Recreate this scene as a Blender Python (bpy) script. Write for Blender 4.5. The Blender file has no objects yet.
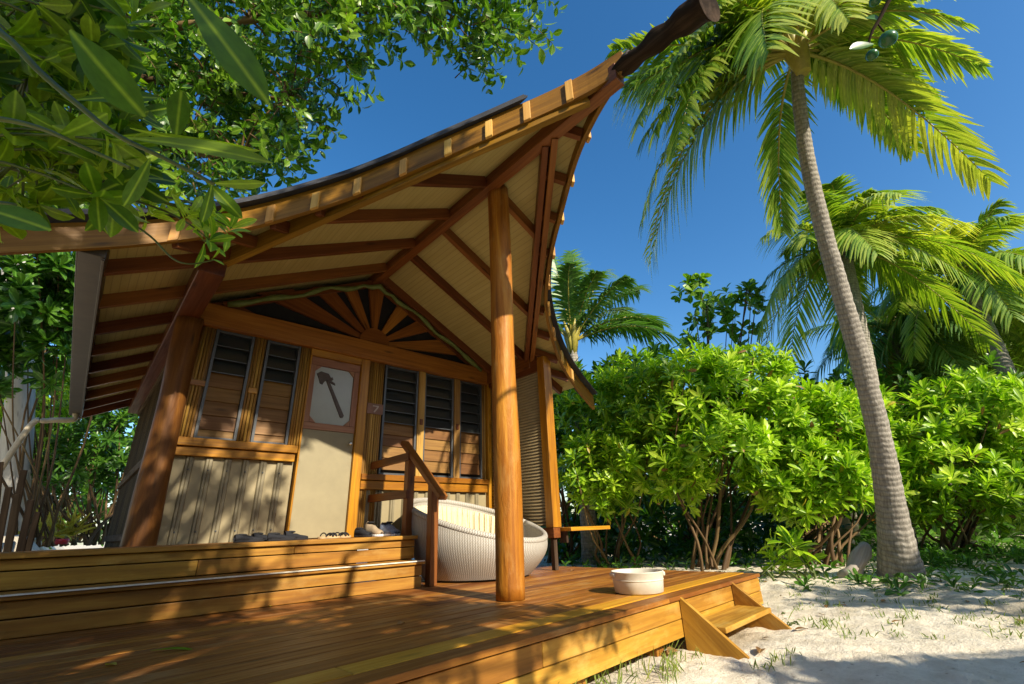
import bpy, math, random
import numpy as np
from mathutils import Vector, Matrix
random.seed(7); RNG = np.random.default_rng(11)
SC = bpy.context.scene
COL = SC.collection
PI = math.pi
def R(d): return math.radians(d)
def V(*a): return np.array(a if len(a) > 1 else a[0], float)
def nrm(v):
    v = np.asarray(v, float); return v / (np.linalg.norm(v) + 1e-12)

# ------------------------------------------------------------------ camera
F_PX, PITCH, ROLL, YAW = 461.71, R(21.8416), R(-2.0714), R(42.5149)
FW = V(math.sin(YAW)*math.cos(PITCH), math.cos(YAW)*math.cos(PITCH), math.sin(PITCH))
RT0 = V(math.cos(YAW), -math.sin(YAW), 0); UP0 = np.cross(RT0, FW)
RT = RT0*math.cos(ROLL) + UP0*math.sin(ROLL); UP = -RT0*math.sin(ROLL) + UP0*math.cos(ROLL)
cd = bpy.data.cameras.new('camera'); cd.sensor_width = 36; cd.lens = F_PX/1024*36
cd.clip_start = .05; cd.clip_end = 2000
cam = bpy.data.objects.new('camera', cd); COL.objects.link(cam)
cam.matrix_world = Matrix([[RT[i], UP[i], -FW[i], 0] for i in range(3)] + [[0, 0, 0, 1]])
SC.camera = cam
def at(px, py, depth):            # a direction seen from the viewpoint, taken to a distance
    return (RT*(px-512) + UP*(342-py) + FW*F_PX) / F_PX * depth
FWH = nrm(V(FW[0], FW[1], 0))

# ------------------------------------------------------------------ light
SUN = nrm(V(.035, 1, -.605))
ELEV = math.asin(-SUN[2])
w = bpy.data.worlds.new('World'); SC.world = w; w.use_nodes = True
nt = w.node_tree; bg = nt.nodes['Background']
sky = nt.nodes.new('ShaderNodeTexSky'); sky.sky_type = 'NISHITA'; sky.sun_disc = False
sky.sun_elevation = ELEV; sky.sun_rotation = R(182)
sky.air_density = 1.0; sky.dust_density = 0.9; sky.ozone_density = 1.6; sky.altitude = 0
hs = nt.nodes.new('ShaderNodeHueSaturation'); hs.inputs['Saturation'].default_value = 1.36
nt.links.new(sky.outputs[0], hs.inputs['Color']); nt.links.new(hs.outputs[0], bg.inputs[0]); bg.inputs[1].default_value = .132
sl = bpy.data.lights.new('sun', 'SUN'); sl.energy = 5.0; sl.angle = R(.55); sl.color = (1, .90, .74)
so = bpy.data.objects.new('sun', sl); COL.objects.link(so)
so.rotation_euler = Vector(SUN).to_track_quat('-Z', 'Y').to_euler(); so.location = (0, -20, 15)
vs = SC.view_settings; vs.view_transform = 'Standard'; vs.look = 'None'; vs.exposure = 0.68; vs.gamma = 1
vs.use_curve_mapping = False
try:
    SC.cycles.max_bounces = 8; SC.cycles.diffuse_bounces = 4; SC.cycles.glossy_bounces = 3
    SC.cycles.transmission_bounces = 4; SC.cycles.transparent_max_bounces = 6
    SC.cycles.sample_clamp_indirect = 6; SC.cycles.use_denoising = True
except Exception: pass

# ------------------------------------------------------------------ materials
def newmat(name):
    m = bpy.data.materials.new(name); m.use_nodes = True
    n = m.node_tree; b = n.nodes['Principled BSDF']
    return m, n, b
def ND(n, t, **k):
    x = n.nodes.new(t)
    for a, v in k.items():
        if a.startswith('i_'): x.inputs[a[2:].replace('_', ' ')].default_value = v
        else: setattr(x, a, v)
    return x
def ramp(n, stops):
    r = n.nodes.new('ShaderNodeValToRGB'); e = r.color_ramp.elements
    while len(e) < len(stops): e.new(.5)
    for el, (p, c) in zip(e, stops): el.position = p; el.color = (*c, 1)
    return r
def L(n, a, b): n.links.new(a, b)
def attr(n, name):
    a = n.nodes.new('ShaderNodeAttribute'); a.attribute_name = name; return a
def mapped(n, src, scale):
    m = n.nodes.new('ShaderNodeMapping'); m.inputs['Scale'].default_value = scale; L(n, src, m.inputs['Vector']); return m.outputs[0]
def noise(n, vec, scale=1, detail=5, rough=.6, dist=0):
    x = ND(n, 'ShaderNodeTexNoise'); x.inputs['Scale'].default_value = scale; x.inputs['Detail'].default_value = detail
    x.inputs['Roughness'].default_value = rough; x.inputs['Distortion'].default_value = dist
    if vec is not None: L(n, vec, x.inputs['Vector'])
    return x
def mixc(n, fac, a, b, mode='MIX'):
    x = n.nodes.new('ShaderNodeMix'); x.data_type = 'RGBA'; x.blend_type = mode
    for s, v in ((0, fac), (6, a), (7, b)):
        if isinstance(v, (int, float)): x.inputs[s].default_value = v
        elif isinstance(v, tuple): x.inputs[s].default_value = (*v, 1) if len(v) == 3 else v
        else: L(n, v, x.inputs[s])
    return x.outputs[2]
def bump(n, b, h, s=.3, d=.01):
    x = n.nodes.new('ShaderNodeBump'); x.inputs['Strength'].default_value = s; x.inputs['Distance'].default_value = d
    L(n, h, x.inputs['Height']); L(n, x.outputs[0], b.inputs['Normal'])
def maprange(n, v, a, b, c, d):
    x = n.nodes.new('ShaderNodeMapRange')
    for i, q in zip((1, 2, 3, 4), (a, b, c, d)): x.inputs[i].default_value = q
    L(n, v, x.inputs[0]); return x.outputs[0]

def wood(name, dark, mid, light, rough=.45, coat=0., vary=.35, fine=34., knots=True, wear=None, bs=.25):
    m, n, b = newmat(name)
    g = attr(n, 'g').outputs['Vector']; ti = attr(n, 'tint').outputs['Fac']
    n1 = noise(n, mapped(n, g, (1.4, fine, fine)), 1, 7, .65, .5)
    n2 = noise(n, mapped(n, g, (.7, 7, 7)), 1, 4, .55, 1.2)
    mx = n.nodes.new('ShaderNodeMath'); mx.operation = 'MULTIPLY_ADD'; mx.inputs[1].default_value = .55
    sc = n.nodes.new('ShaderNodeMath'); sc.operation = 'MULTIPLY'; sc.inputs[1].default_value = .45
    L(n, n2.outputs[0], sc.inputs[0]); L(n, n1.outputs[0], mx.inputs[0]); L(n, sc.outputs[0], mx.inputs[2])
    r = ramp(n, [(.3, dark), (.5, mid), (.68, light)]); L(n, mx.outputs[0], r.inputs[0])
    col = r.outputs[0]
    if knots:
        vo = ND(n, 'ShaderNodeTexVoronoi'); vo.inputs['Scale'].default_value = 1
        L(n, mapped(n, g, (1.6, 7, 7)), vo.inputs['Vector'])
        kf = maprange(n, vo.outputs['Distance'], .04, .16, .75, 0)
        col = mixc(n, kf, col, tuple(c*.35 for c in dark))
    if wear:
        n3 = noise(n, mapped(n, g, (2.2, 5, 5)), 1, 6, .7)
        col = mixc(n, maprange(n, n3.outputs[0], .52, .75, 0, .7), col, wear)
    hs = n.nodes.new('ShaderNodeHueSaturation')
    L(n, maprange(n, ti, 0, 1, 1-vary, 1+vary), hs.inputs['Value'])
    L(n, maprange(n, ti, 0, 1, .49, .508), hs.inputs['Hue'])
    L(n, col, hs.inputs['Color']); L(n, hs.outputs[0], b.inputs['Base Color'])
    rr = maprange(n, n1.outputs[0], .3, .7, rough+.12, rough-.1); L(n, rr, b.inputs['Roughness'])
    b.inputs['Specular IOR Level'].default_value = .08 if max(mid) < .09 or name in ('weathered_stake', 'dark_reed_wall') else .28
    b.inputs['Coat Weight'].default_value = coat; b.inputs['Coat Roughness'].default_value = .25
    bump(n, b, n1.outputs[0], bs, .004)
    return m
def plain(name, col, rough=.6, metal=0., var=.2, scale=12., bs=.1, spec=.5):
    m, n, b = newmat(name)
    tc = ND(n, 'ShaderNodeTexCoord')
    n1 = noise(n, tc.outputs['Object'], scale, 6, .65)
    c = mixc(n, maprange(n, n1.outputs[0], .3, .7, 0, 1), tuple(x*(1-var) for x in col), tuple(min(1, x*(1+var)) for x in col))
    L(n, c, b.inputs['Base Color']); b.inputs['Roughness'].default_value = rough; b.inputs['Metallic'].default_value = metal
    b.inputs['Specular IOR Level'].default_value = spec
    if bs: bump(n, b, n1.outputs[0], bs, .003)
    return m
def leafmat(name, c0, c1, c2, transl=.35, rough=.4, spec=.45, tmul=(1.25, 1.5, .5)):
    m, n, b = newmat(name)
    ti = attr(n, 'tint').outputs['Fac']; g = attr(n, 'g').outputs['Vector']
    r = ramp(n, [(.0, c0), (.5, c1), (1., c2)]); L(n, ti, r.inputs[0])
    sp = ND(n, 'ShaderNodeSeparateXYZ'); L(n, g, sp.inputs[0])
    ab = ND(n, 'ShaderNodeMath', operation='ABSOLUTE'); L(n, sp.outputs[1], ab.inputs[0])
    rib = maprange(n, ab.outputs[0], .0, .09, .55, 0)
    col = mixc(n, rib, r.outputs[0], tuple(min(1, x*1.7+.02) for x in c2))
    nz = noise(n, mapped(n, g, (6, 4, 1)), 1, 3)
    hs = ND(n, 'ShaderNodeHueSaturation'); L(n, maprange(n, nz.outputs[0], .3, .7, .8, 1.2), hs.inputs['Value']); L(n, col, hs.inputs['Color'])
    L(n, hs.outputs[0], b.inputs['Base Color']); b.inputs['Roughness'].default_value = rough
    b.inputs['Specular IOR Level'].default_value = spec
    tr = ND(n, 'ShaderNodeBsdfTranslucent')
    L(n, mixc(n, 1., hs.outputs[0], tmul, 'MULTIPLY'), tr.inputs[0])
    mx = ND(n, 'ShaderNodeMixShader'); mx.inputs[0].default_value = transl
    L(n, b.outputs[0], mx.inputs[1]); L(n, tr.outputs[0], mx.inputs[2])
    L(n, mx.outputs[0], n.nodes['Material Output'].inputs[0])
    return m

M = {}
M['wood'] = wood('varnished_timber', (.15, .054, .004), (.33, .135, .008), (.47, .22, .016), .38, .15)
M['lintel'] = wood('lintel_timber', (.12, .036, .007), (.25, .085, .013), (.36, .14, .024), .42, .1)
M['redwood'] = wood('red_timber', (.085, .024, .006), (.165, .052, .011), (.24, .085, .018), .42, .1)
M['deck'] = wood('deck_timber', (.10, .032, .006), (.25, .090, .012), (.42, .180, .026), .5, 0, .42, 26, wear=(.44, .26, .10))
M['yellowdeck'] = wood('yellow_timber', (.40, .17, .010), (.55, .26, .018), (.66, .37, .04), .5, 0, .15)
M['riser'] = wood('riser_timber', (.16, .066, .009), (.34, .160, .020), (.50, .275, .042), .5, 0, .22, 24, wear=(.50, .33, .09))
M['fascia'] = wood('fascia_timber', (.10, .045, .003), (.20, .092, .007), (.31, .155, .013), .5, 0, .18)
M['sunlit_end'] = wood('sunlit_end_timber', (.40, .20, .04), (.54, .30, .07), (.66, .40, .13), .6, 0, .12)  # paler than the fascia: sunlight on the block ends put into the colour
M['redlog'] = wood('shaded_oiled_log', (.06, .020, .004), (.14, .050, .008), (.26, .105, .016), .55, 0, .1, 14, bs=.6)  # red-brown log, darkened in the colour for its dapple shade
M['log'] = wood('oiled_log', (.13, .040, .004), (.36, .140, .009), (.56, .27, .025), .58, 0, .1, 30, bs=.9, wear=(.50, .30, .08))
def roughen(m, sx=3., sy=14., s=.5, d=.02, dark=.45):
    n = m.node_tree; b = n.nodes['Principled BSDF']; g = attr(n, 'g').outputs['Vector']
    n1 = noise(n, mapped(n, g, (sx, sy, sy)), 1, 5, .6, .8); n2 = noise(n, mapped(n, g, (1.1, 16, 16)), 1, 8, .75, 2.)
    old = b.inputs['Base Color'].links[0].from_socket
    c = mixc(n, maprange(n, n2.outputs[0], .56, .70, 0, dark), old, (.07, .024, .006))
    L(n, c, b.inputs['Base Color']); ad = fn('ADD', n1.outputs[0], fn('MULTIPLY', n2.outputs[0], .6)) if False else n1.outputs[0]
    bump(n, b, ad, s, d)
roughen(M['log']); roughen(M['redlog'])
M['darklog'] = wood('dark_bark', (.008, .005, .004), (.024, .015, .009), (.07, .043, .027), .85, 0, .2, 30, bs=1.)
M['stake'] = wood('shaded_stake', (.005, .0035, .002), (.013, .009, .006), (.028, .019, .012), .9, 0, .3, 26)  # stake colour darkened to carry the shade they stand in
M['grey_wood'] = wood('weathered_stake', (.035, .022, .013), (.075, .05, .03), (.13, .09, .06), .8, 0, .3, 26)
M['reed'] = wood('split_bamboo', (.17, .085, .018), (.33, .18, .04), (.48, .28, .08), .5, 0, .4, 40)
M['drift'] = wood('driftwood', (.20, .16, .12), (.46, .40, .32), (.66, .60, .51), .85, 0, .2, 20, bs=.6)
M['stem'] = wood('bush_stem', (.06, .035, .014), (.13, .08, .032), (.22, .14, .06), .7, 0, .3, 20)
M['greenstem'] = plain('green_stem', (.07, .10, .015), .5, var=.3)
M['batten'] = plain('batten_paint', (.21, .175, .10), .55, var=.15, scale=8)
M['panel'] = plain('painted_panel', (.29, .235, .125), .55, var=.08, scale=5, bs=.05)
M['door'] = plain('door_paint', (.275, .232, .130), .5, var=.10, scale=4, bs=.04)
M['cream'] = plain('soffit_cream', (.44, .35, .14), .6, var=.06, scale=6)
M['metal'] = plain('window_alloy', (.085, .09, .095), .4, .3, .1, 20)
M['gutter'] = plain('gutter_metal', (.075, .055, .034), .45, .25, .2, 7)
M['chrome'] = plain('knob_chrome', (.8, .8, .8), .2, 1., .05)
M['screen'] = plain('insect_screen', (.012, .010, .008), .9, var=.3)
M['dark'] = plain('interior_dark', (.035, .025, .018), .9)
M['shingle'] = plain('roof_shingle', (.035, .036, .04), .8, var=.4, scale=9, bs=.5)
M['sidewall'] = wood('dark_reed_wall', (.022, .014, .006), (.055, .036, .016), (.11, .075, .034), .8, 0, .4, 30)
M['frost'] = plain('frosted_glass', (.36, .37, .32), .22, var=.06, scale=3, bs=.02)
M['club'] = plain('carved_motif', (.075, .048, .034), .5, var=.3)
M['pinkwood'] = wood('pale_red_timber', (.22, .10, .055), (.33, .165, .095), (.42, .23, .14), .5, 0, .1)
M['plaque'] = plain('number_plaque', (.22, .11, .075), .6)
M['digit'] = plain('digit_paint', (.42, .34, .29), .6)
M['rope'] = plain('green_hose', (.13, .17, .035), .6, var=.35, scale=9)
M['ribbed'] = plain('ribbed_blind', (.30, .225, .11), .6, var=.12, scale=6)
M['edge'] = plain('glint_strip', (.72, .66, .52), .5)  # strip colour carries the sun glint along the step tread
M['tub'] = plain('tub_plastic', (.60, .55, .44), .5, var=.14, scale=8)
M['tubdark'] = plain('tub_band', (.52, .46, .36), .45)
M['cushion'] = plain('grey_cushion', (.34, .35, .35), .9, var=.1, scale=30)
M['throw'] = plain('cream_throw', (.68, .58, .36), .95, var=.12, scale=40, bs=.4)
M['shoe'] = plain('grey_shoe', (.022, .023, .027), .85, spec=.15)
M['shoedark'] = plain('black_lining', (.012, .012, .014), .9)
M['sole'] = plain('white_sole', (.72, .72, .70), .6)
M['blue'] = plain('blue_grey_mesh', (.20, .25, .36), .7, var=.5, scale=60)
M['tan'] = plain('tan_suede', (.36, .27, .17), .85)
M['sandal'] = plain('sandal_cork', (.48, .33, .17), .8)
M['red'] = plain('red_plastic', (.55, .02, .02), .4)
M['fruit'] = plain('green_fruit', (.035, .12, .03), .25, var=.25, scale=5, bs=0)
M['pvc'] = plain('downpipe', (.52, .44, .30), .5)

# glass louvre
m, n, b = newmat('louvre_glass'); b.inputs['Base Color'].default_value = (.03, .035, .035, 1); b.inputs['Roughness'].default_value = .06
b.inputs['Specular IOR Level'].default_value = .6; M['glass'] = m
M['slat'] = wood('timber_louvre', (.12, .052, .012), (.20, .098, .024), (.28, .15, .04), .5, 0, .2)

# wicker: vertical stakes with cross weave
m, n, b = newmat('wicker')
g = attr(n, 'g').outputs['Vector']
sp = ND(n, 'ShaderNodeSeparateXYZ'); L(n, g, sp.inputs[0])
def fn(op, a, b_=None):
    x = ND(n, 'ShaderNodeMath', operation=op)
    for i, q in enumerate((a, b_)):
        if q is None: continue
        if isinstance(q, (int, float)): x.inputs[i].default_value = q
        else: L(n, q, x.inputs[i])
    return x.outputs[0]
ang = fn('MULTIPLY', sp.outputs[0], 2*PI/.026); ver = fn('MULTIPLY', sp.outputs[1], 2*PI/.015)
col_i = fn('FLOOR', fn('MULTIPLY', sp.outputs[0], 2/.026))
alt = fn('MULTIPLY', fn('MODULO', col_i, 2.), PI)
wv = fn('MULTIPLY_ADD', fn('SINE', fn('ADD', ver, alt)), .5); wv.node.inputs[2].default_value = .5
stk = fn('ABSOLUTE', fn('SINE', fn('MULTIPLY', ang, .5)))
h = fn('MULTIPLY', fn('MULTIPLY_ADD', wv, .75), fn('POWER', stk, .7)); h.node.inputs[0].links[0].from_node.inputs[2].default_value = .25
n1 = noise(n, mapped(n, g, (40, 60, 1)), 1, 3)
c = mixc(n, maprange(n, h, .06, .6, 0, 1), (.13, .11, .08), (.56, .54, .48))
c = mixc(n, maprange(n, n1.outputs[0], .35, .7, 0, .5), c, (.36, .30, .22))
L(n, c, b.inputs['Base Color']); b.inputs['Roughness'].default_value = .6
bump(n, b, h, .4, .005); M['wicker'] = m

# sand
m, n, b = newmat('sand')
ge = ND(n, 'ShaderNodeNewGeometry'); P = ge.outputs['Position']
n1 = noise(n, P, .9, 6, .65); n2 = noise(n, P, 45, 4, .7); n3 = noise(n, P, 6, 6, .7); n4 = noise(n, P, 180, 2)
c = mixc(n, maprange(n, n3.outputs[0], .35, .65, 0, 1), (.60, .525, .39), (.78, .71, .565))
c = mixc(n, maprange(n, n1.outputs[0], .5, .66, 0, .6), c, (.30, .245, .15))
vo = ND(n, 'ShaderNodeTexVoronoi'); vo.inputs['Scale'].default_value = 16; L(n, P, vo.inputs['Vector'])
c = mixc(n, maprange(n, vo.outputs['Distance'], .06, .2, .5, 0), c, (.20, .14, .08))
c = mixc(n, maprange(n, n4.outputs[0], .6, .75, 0, .5), c, (.3, .25, .17))
L(n, c, b.inputs['Base Color']); b.inputs['Roughness'].default_value = .95; b.inputs['Specular IOR Level'].default_value = .15
ad = ND(n, 'ShaderNodeMath', operation='ADD'); L(n, n2.outputs[0], ad.inputs[0])
m3 = ND(n, 'ShaderNodeMath', operation='MULTIPLY'); m3.inputs[1].default_value = 3.; L(n, n3.outputs[0], m3.inputs[0]); L(n, m3.outputs[0], ad.inputs[1])
bump(n, b, ad.outputs[0], .5, .018); M['sand'] = m

# palm trunk: ring scars
m, n, b = newmat('palm_bark')
g = attr(n, 'g').outputs['Vector']
n0 = noise(n, mapped(n, g, (3, 6, 6)), 1, 4)
sp = ND(n, 'ShaderNodeSeparateXYZ'); L(n, g, sp.inputs[0])
zz = fn('ADD', fn('MULTIPLY', sp.outputs[0], 2*PI/.062), fn('MULTIPLY', n0.outputs[0], 6.))
ring = fn('MULTIPLY_ADD', fn('SINE', zz), .5); ring.node.inputs[2].default_value = .5
n1 = noise(n, mapped(n, g, (9, 26, 26)), 1, 7, .7)
c = mixc(n, maprange(n, n1.outputs[0], .3, .7, 0, 1), (.15, .13, .10), (.44, .40, .33))
c = mixc(n, maprange(n, ring, 0, .3, .4, 0), c, (.12, .10, .08))
L(n, c, b.inputs['Base Color']); b.inputs['Roughness'].default_value = .9
hh = fn('ADD', ring, fn('MULTIPLY', n1.outputs[0], 1.2)); bump(n, b, hh, .5, .012); M['palmbark'] = m
M['whitebark'] = wood('pale_bark', (.30, .27, .23), (.46, .43, .38), (.58, .55, .50), .9, 0, .1, 8, bs=.8)

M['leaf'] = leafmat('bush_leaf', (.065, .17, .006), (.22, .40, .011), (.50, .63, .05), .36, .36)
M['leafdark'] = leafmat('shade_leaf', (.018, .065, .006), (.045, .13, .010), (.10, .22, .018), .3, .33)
M['leafsmall'] = leafmat('fig_leaf', (.034, .10, .007), (.095, .205, .012), (.22, .34, .028), .34, .34)
M['leafnear'] = leafmat('glossy_leaf', (.032, .092, .004), (.10, .205, .008), (.30, .40, .02), .46, .42)
M['frond'] = leafmat('palm_leaflet', (.055, .14, .012), (.16, .29, .02), (.46, .50, .08), .42, .36, .4, (1.3, 1.3, .4))
M['fronddark'] = leafmat('palm_leaflet_dark', (.028, .085, .018), (.07, .17, .028), (.17, .28, .04), .25, .4)
M['dry'] = leafmat('dry_frond', (.16, .09, .03), (.28, .17, .06), (.42, .28, .10), .2, .7)
M['feather'] = leafmat('feathery_leaf', (.10, .20, .02), (.19, .30, .03), (.32, .40, .06), .4, .5)
M['yellowleaf'] = leafmat('yellow_leaf', (.35, .25, .02), (.5, .38, .03), (.65, .52, .08), .3, .45)
M['brownleaf'] = leafmat('brown_leaf', (.12, .06, .02), (.22, .11, .035), (.34, .19, .07), .1, .6)
M['grass'] = leafmat('grass_blade', (.07, .12, .015), (.15, .22, .03), (.30, .32, .07), .3, .5)
M['rachis'] = plain('rachis', (.36, .30, .05), .5, var=.2)

# ------------------------------------------------------------------ mesh building
def obj(name, me, mat=None, parent=None):
    o = bpy.data.objects.new(name, me); COL.objects.link(o)
    if mat is not None and len(me.materials) == 0: me.materials.append(mat)
    if parent is not None:
        o.parent = parent
        o.matrix_parent_inverse = parent.matrix_world.inverted() if parent.type != 'EMPTY' else Matrix.Translation(-parent.location)
    return o
def tag(o, label=None, cat=None, group=None, kind=None):
    if label: o['label'] = label
    if cat: o['category'] = cat
    if group: o['group'] = group
    if kind: o['kind'] = kind
    return o
def thing(name, loc, label, cat, group=None):
    o = bpy.data.objects.new(name, None); COL.objects.link(o); o.location = tuple(loc); o.empty_display_size = .2
    return tag(o, label, cat, group)
def npmesh(name, verts, faces, tint=None, g=None, smooth=False):
    me = bpy.data.meshes.new(name)
    lens = np.concatenate([np.full(len(f), f.shape[1]) for f in faces]).astype(np.int32)
    idx = np.concatenate([f.ravel() for f in faces]).astype(np.int32)
    me.vertices.add(len(verts)); me.vertices.foreach_set('co', np.asarray(verts, np.float32).ravel())
    me.loops.add(len(idx)); me.loops.foreach_set('vertex_index', idx)
    st = np.concatenate([[0], np.cumsum(lens)[:-1]]).astype(np.int32)
    me.polygons.add(len(lens)); me.polygons.foreach_set('loop_start', st)
    try: me.polygons.foreach_set('loop_total', lens)
    except Exception: pass
    me.polygons.foreach_set('use_smooth', np.full(len(lens), smooth))
    me.update(calc_edges=True); me.validate()
    if tint is not None:
        a = me.attributes.new('tint', 'FLOAT', 'POINT'); a.data.foreach_set('value', np.asarray(tint, np.float32))
    if g is not None:
        a = me.attributes.new('g', 'FLOAT_VECTOR', 'POINT'); a.data.foreach_set('vector', np.asarray(g, np.float32).ravel())
    return me
class MB:
    def __init__(s): s.v = []; s.f = []; s.t = []; s.g = []; s.smooth = False; s.sm = []
    def add(s, vs, fs, g, tint=None, smooth=False):
        o = len(s.v); t = random.random() if tint is None else tint
        s.v += [tuple(map(float, p)) for p in vs]; s.g += [tuple(map(float, p)) for p in g]; s.t += [t]*len(vs)
        s.f += [[i+o for i in f] for f in fs]; s.sm += [smooth]*len(fs)
    def board(s, a, b, w, h, up=(0, 0, 1), tint=None, w2=None, h2=None):
        a, b = V(a), V(b); x = nrm(b-a); sd = nrm(np.cross(x, V(up))); u = np.cross(sd, x); ln = np.linalg.norm(b-a)
        w2 = w if w2 is None else w2; h2 = h if h2 is None else h2
        off = V([random.random()*40 for _ in range(3)])
        vs, g = [], []
        for e, (p, ww, hh) in enumerate(((a, w, h), (b, w2, h2))):
            for i, j in ((-1, -1), (1, -1), (1, 1), (-1, 1)):
                vs.append(p+sd*i*ww/2+u*j*hh/2); g.append(V(e*ln, i*ww/2, j*hh/2)+off)
        s.add(vs, [(0, 3, 2, 1), (4, 5, 6, 7), (0, 1, 5, 4), (1, 2, 6, 5), (2, 3, 7, 6), (3, 0, 4, 7)], g, tint)
        return s
    def box(s, x0, x1, y0, y1, z0, z1, tint=None, grain=None):
        d = (abs(x1-x0), abs(y1-y0), abs(z1-z0)); ax = d.index(max(d)) if grain is None else grain
        c = V((x0+x1)/2, (y0+y1)/2, (z0+z1)/2); hv = V(0, 0, 0); hv[ax] = d[ax]/2
        if ax == 2: return s.board(c-hv, c+hv, d[0], d[1], (0, 1, 0), tint)
        return s.board(c-hv, c+hv, d[1-ax], d[2], (0, 0, 1), tint)
    def prism(s, poly, ext, tint=None, grain=(1, 0, 0)):
        n = len(poly); poly = [V(p) for p in poly]; ext = V(ext); gx = nrm(grain); gy = nrm(np.cross(ext, gx)); gz = np.cross(gx, gy)
        vs = poly + [p+ext for p in poly]; off = V([random.random()*40 for _ in range(3)])
        g = [V(p@gx, p@gy, p@gz)+off for p in vs]
        s.add(vs, [list(range(n))[::-1], list(range(n, 2*n))]+[(i, (i+1) % n, n+(i+1) % n, n+i) for i in range(n)], g, tint)
        return s
    def tube(s, pts, rad, n=12, tint=None, wob=0., smooth=True):
        pts = [V(p) for p in pts]; m = len(pts)
        rad = [rad]*m if isinstance(rad, (int, float)) else list(rad)
        off = V([random.random()*40 for _ in range(3)]); vs, g = [], []; ln = 0; ref = V(0, 0, 1)
        t0 = nrm(pts[1]-pts[0])
        if abs(t0[2]) > .9: ref = V(1, 0, 0)
        ph = [random.random()*6.28 for _ in range(4)]
        for i, p in enumerate(pts):
            t = nrm(pts[min(i+1, m-1)]-pts[max(i-1, 0)]); a = nrm(np.cross(t, ref)); b = np.cross(t, a)
            if i: ln += np.linalg.norm(p-pts[i-1])
            for k in range(n):
                an = 2*PI*k/n; r = rad[i]*(1+wob*(math.sin(an*2+ph[0]+i*.4)+.6*math.sin(an*3+ph[1]-i*.7)))
                vs.append(p+a*math.cos(an)*r+b*math.sin(an)*r); g.append(V(ln, math.cos(an)*rad[0], math.sin(an)*rad[0])+off)
        fs = [(i*n+k, i*n+(k+1) % n, (i+1)*n+(k+1) % n, (i+1)*n+k) for i in range(m-1) for k in range(n)]
        nb = len(fs); fs += [tuple(range(n))[::-1], tuple(range((m-1)*n, m*n))]
        s.add(vs, fs, g, tint, smooth)
        s.sm[-1] = False; s.sm[-2] = False
        return s
    def lathe(s, prof, n=32, c=(0, 0, 0), tint=None, cap=True):
        vs, g, ln = [], [], 0
        for i, (r, z) in enumerate(prof):
            if i: ln += math.hypot(r-prof[i-1][0], z-prof[i-1][1])
            for k in range(n):
                a = 2*PI*k/n; vs.append(V(c)+V(r*math.cos(a), r*math.sin(a), z)); g.append(V(a*max(r, .05), ln, 0))
        m = len(prof)
        fs = [(i*n+k, i*n+(k+1) % n, (i+1)*n+(k+1) % n, (i+1)*n+k) for i in range(m-1) for k in range(n)]
        s.add(vs, fs, g, tint, True)
        return s
    def ball(s, c, r, n=12, m=8, tint=None):
        c = V(c); r = V(r) if not isinstance(r, (int, float)) else V(r, r, r)
        vs = [c+r*V(0, 0, -1)]+[c+r*V(math.cos(2*PI*k/n)*math.sin(PI*i/m), math.sin(2*PI*k/n)*math.sin(PI*i/m), -math.cos(PI*i/m)) for i in range(1, m) for k in range(n)]+[c+r*V(0, 0, 1)]
        fs = [(0, 1+(k+1) % n, 1+k) for k in range(n)]
        for i in range(m-2): fs += [(1+i*n+k, 1+i*n+(k+1) % n, 1+(i+1)*n+(k+1) % n, 1+(i+1)*n+k) for k in range(n)]
        e = len(vs)-1; fs += [(e, 1+(m-2)*n+k, 1+(m-2)*n+(k+1) % n) for k in range(n)]
        s.add(vs, fs, [p-c for p in vs], tint, True); return s
    def build(s, name, mat, parent=None, bevel=0.):
        me = bpy.data.meshes.new(name); me.from_pydata(s.v, [], s.f); me.update()
        me.polygons.foreach_set('use_smooth', s.sm)
        a = me.attributes.new('tint', 'FLOAT', 'POINT'); a.data.foreach_set('value', np.asarray(s.t, np.float32))
        a = me.attributes.new('g', 'FLOAT_VECTOR', 'POINT'); a.data.foreach_set('vector', np.asarray(s.g, np.float32).ravel())
        o = obj(name, me, M[mat] if isinstance(mat, str) else mat, parent)
        if bevel:
            b = o.modifiers.new('bevel', 'BEVEL'); b.width = bevel; b.segments = 2; b.limit_method = 'ANGLE'; b.angle_limit = R(40)
        return o
def catmull(pts, k=8):
    pts = [V(p) for p in pts]; out = []
    for i in range(len(pts)-1):
        p0, p1, p2, p3 = pts[max(i-1, 0)], pts[i], pts[i+1], pts[min(i+2, len(pts)-1)]
        for j in range(k):
            t = j/k; out.append(.5*((2*p1)+(p2-p0)*t+(2*p0-5*p1+4*p2-p3)*t*t+(-p0+3*p1-3*p2+p3)*t**3))
    out.append(pts[-1]); return out

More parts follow.
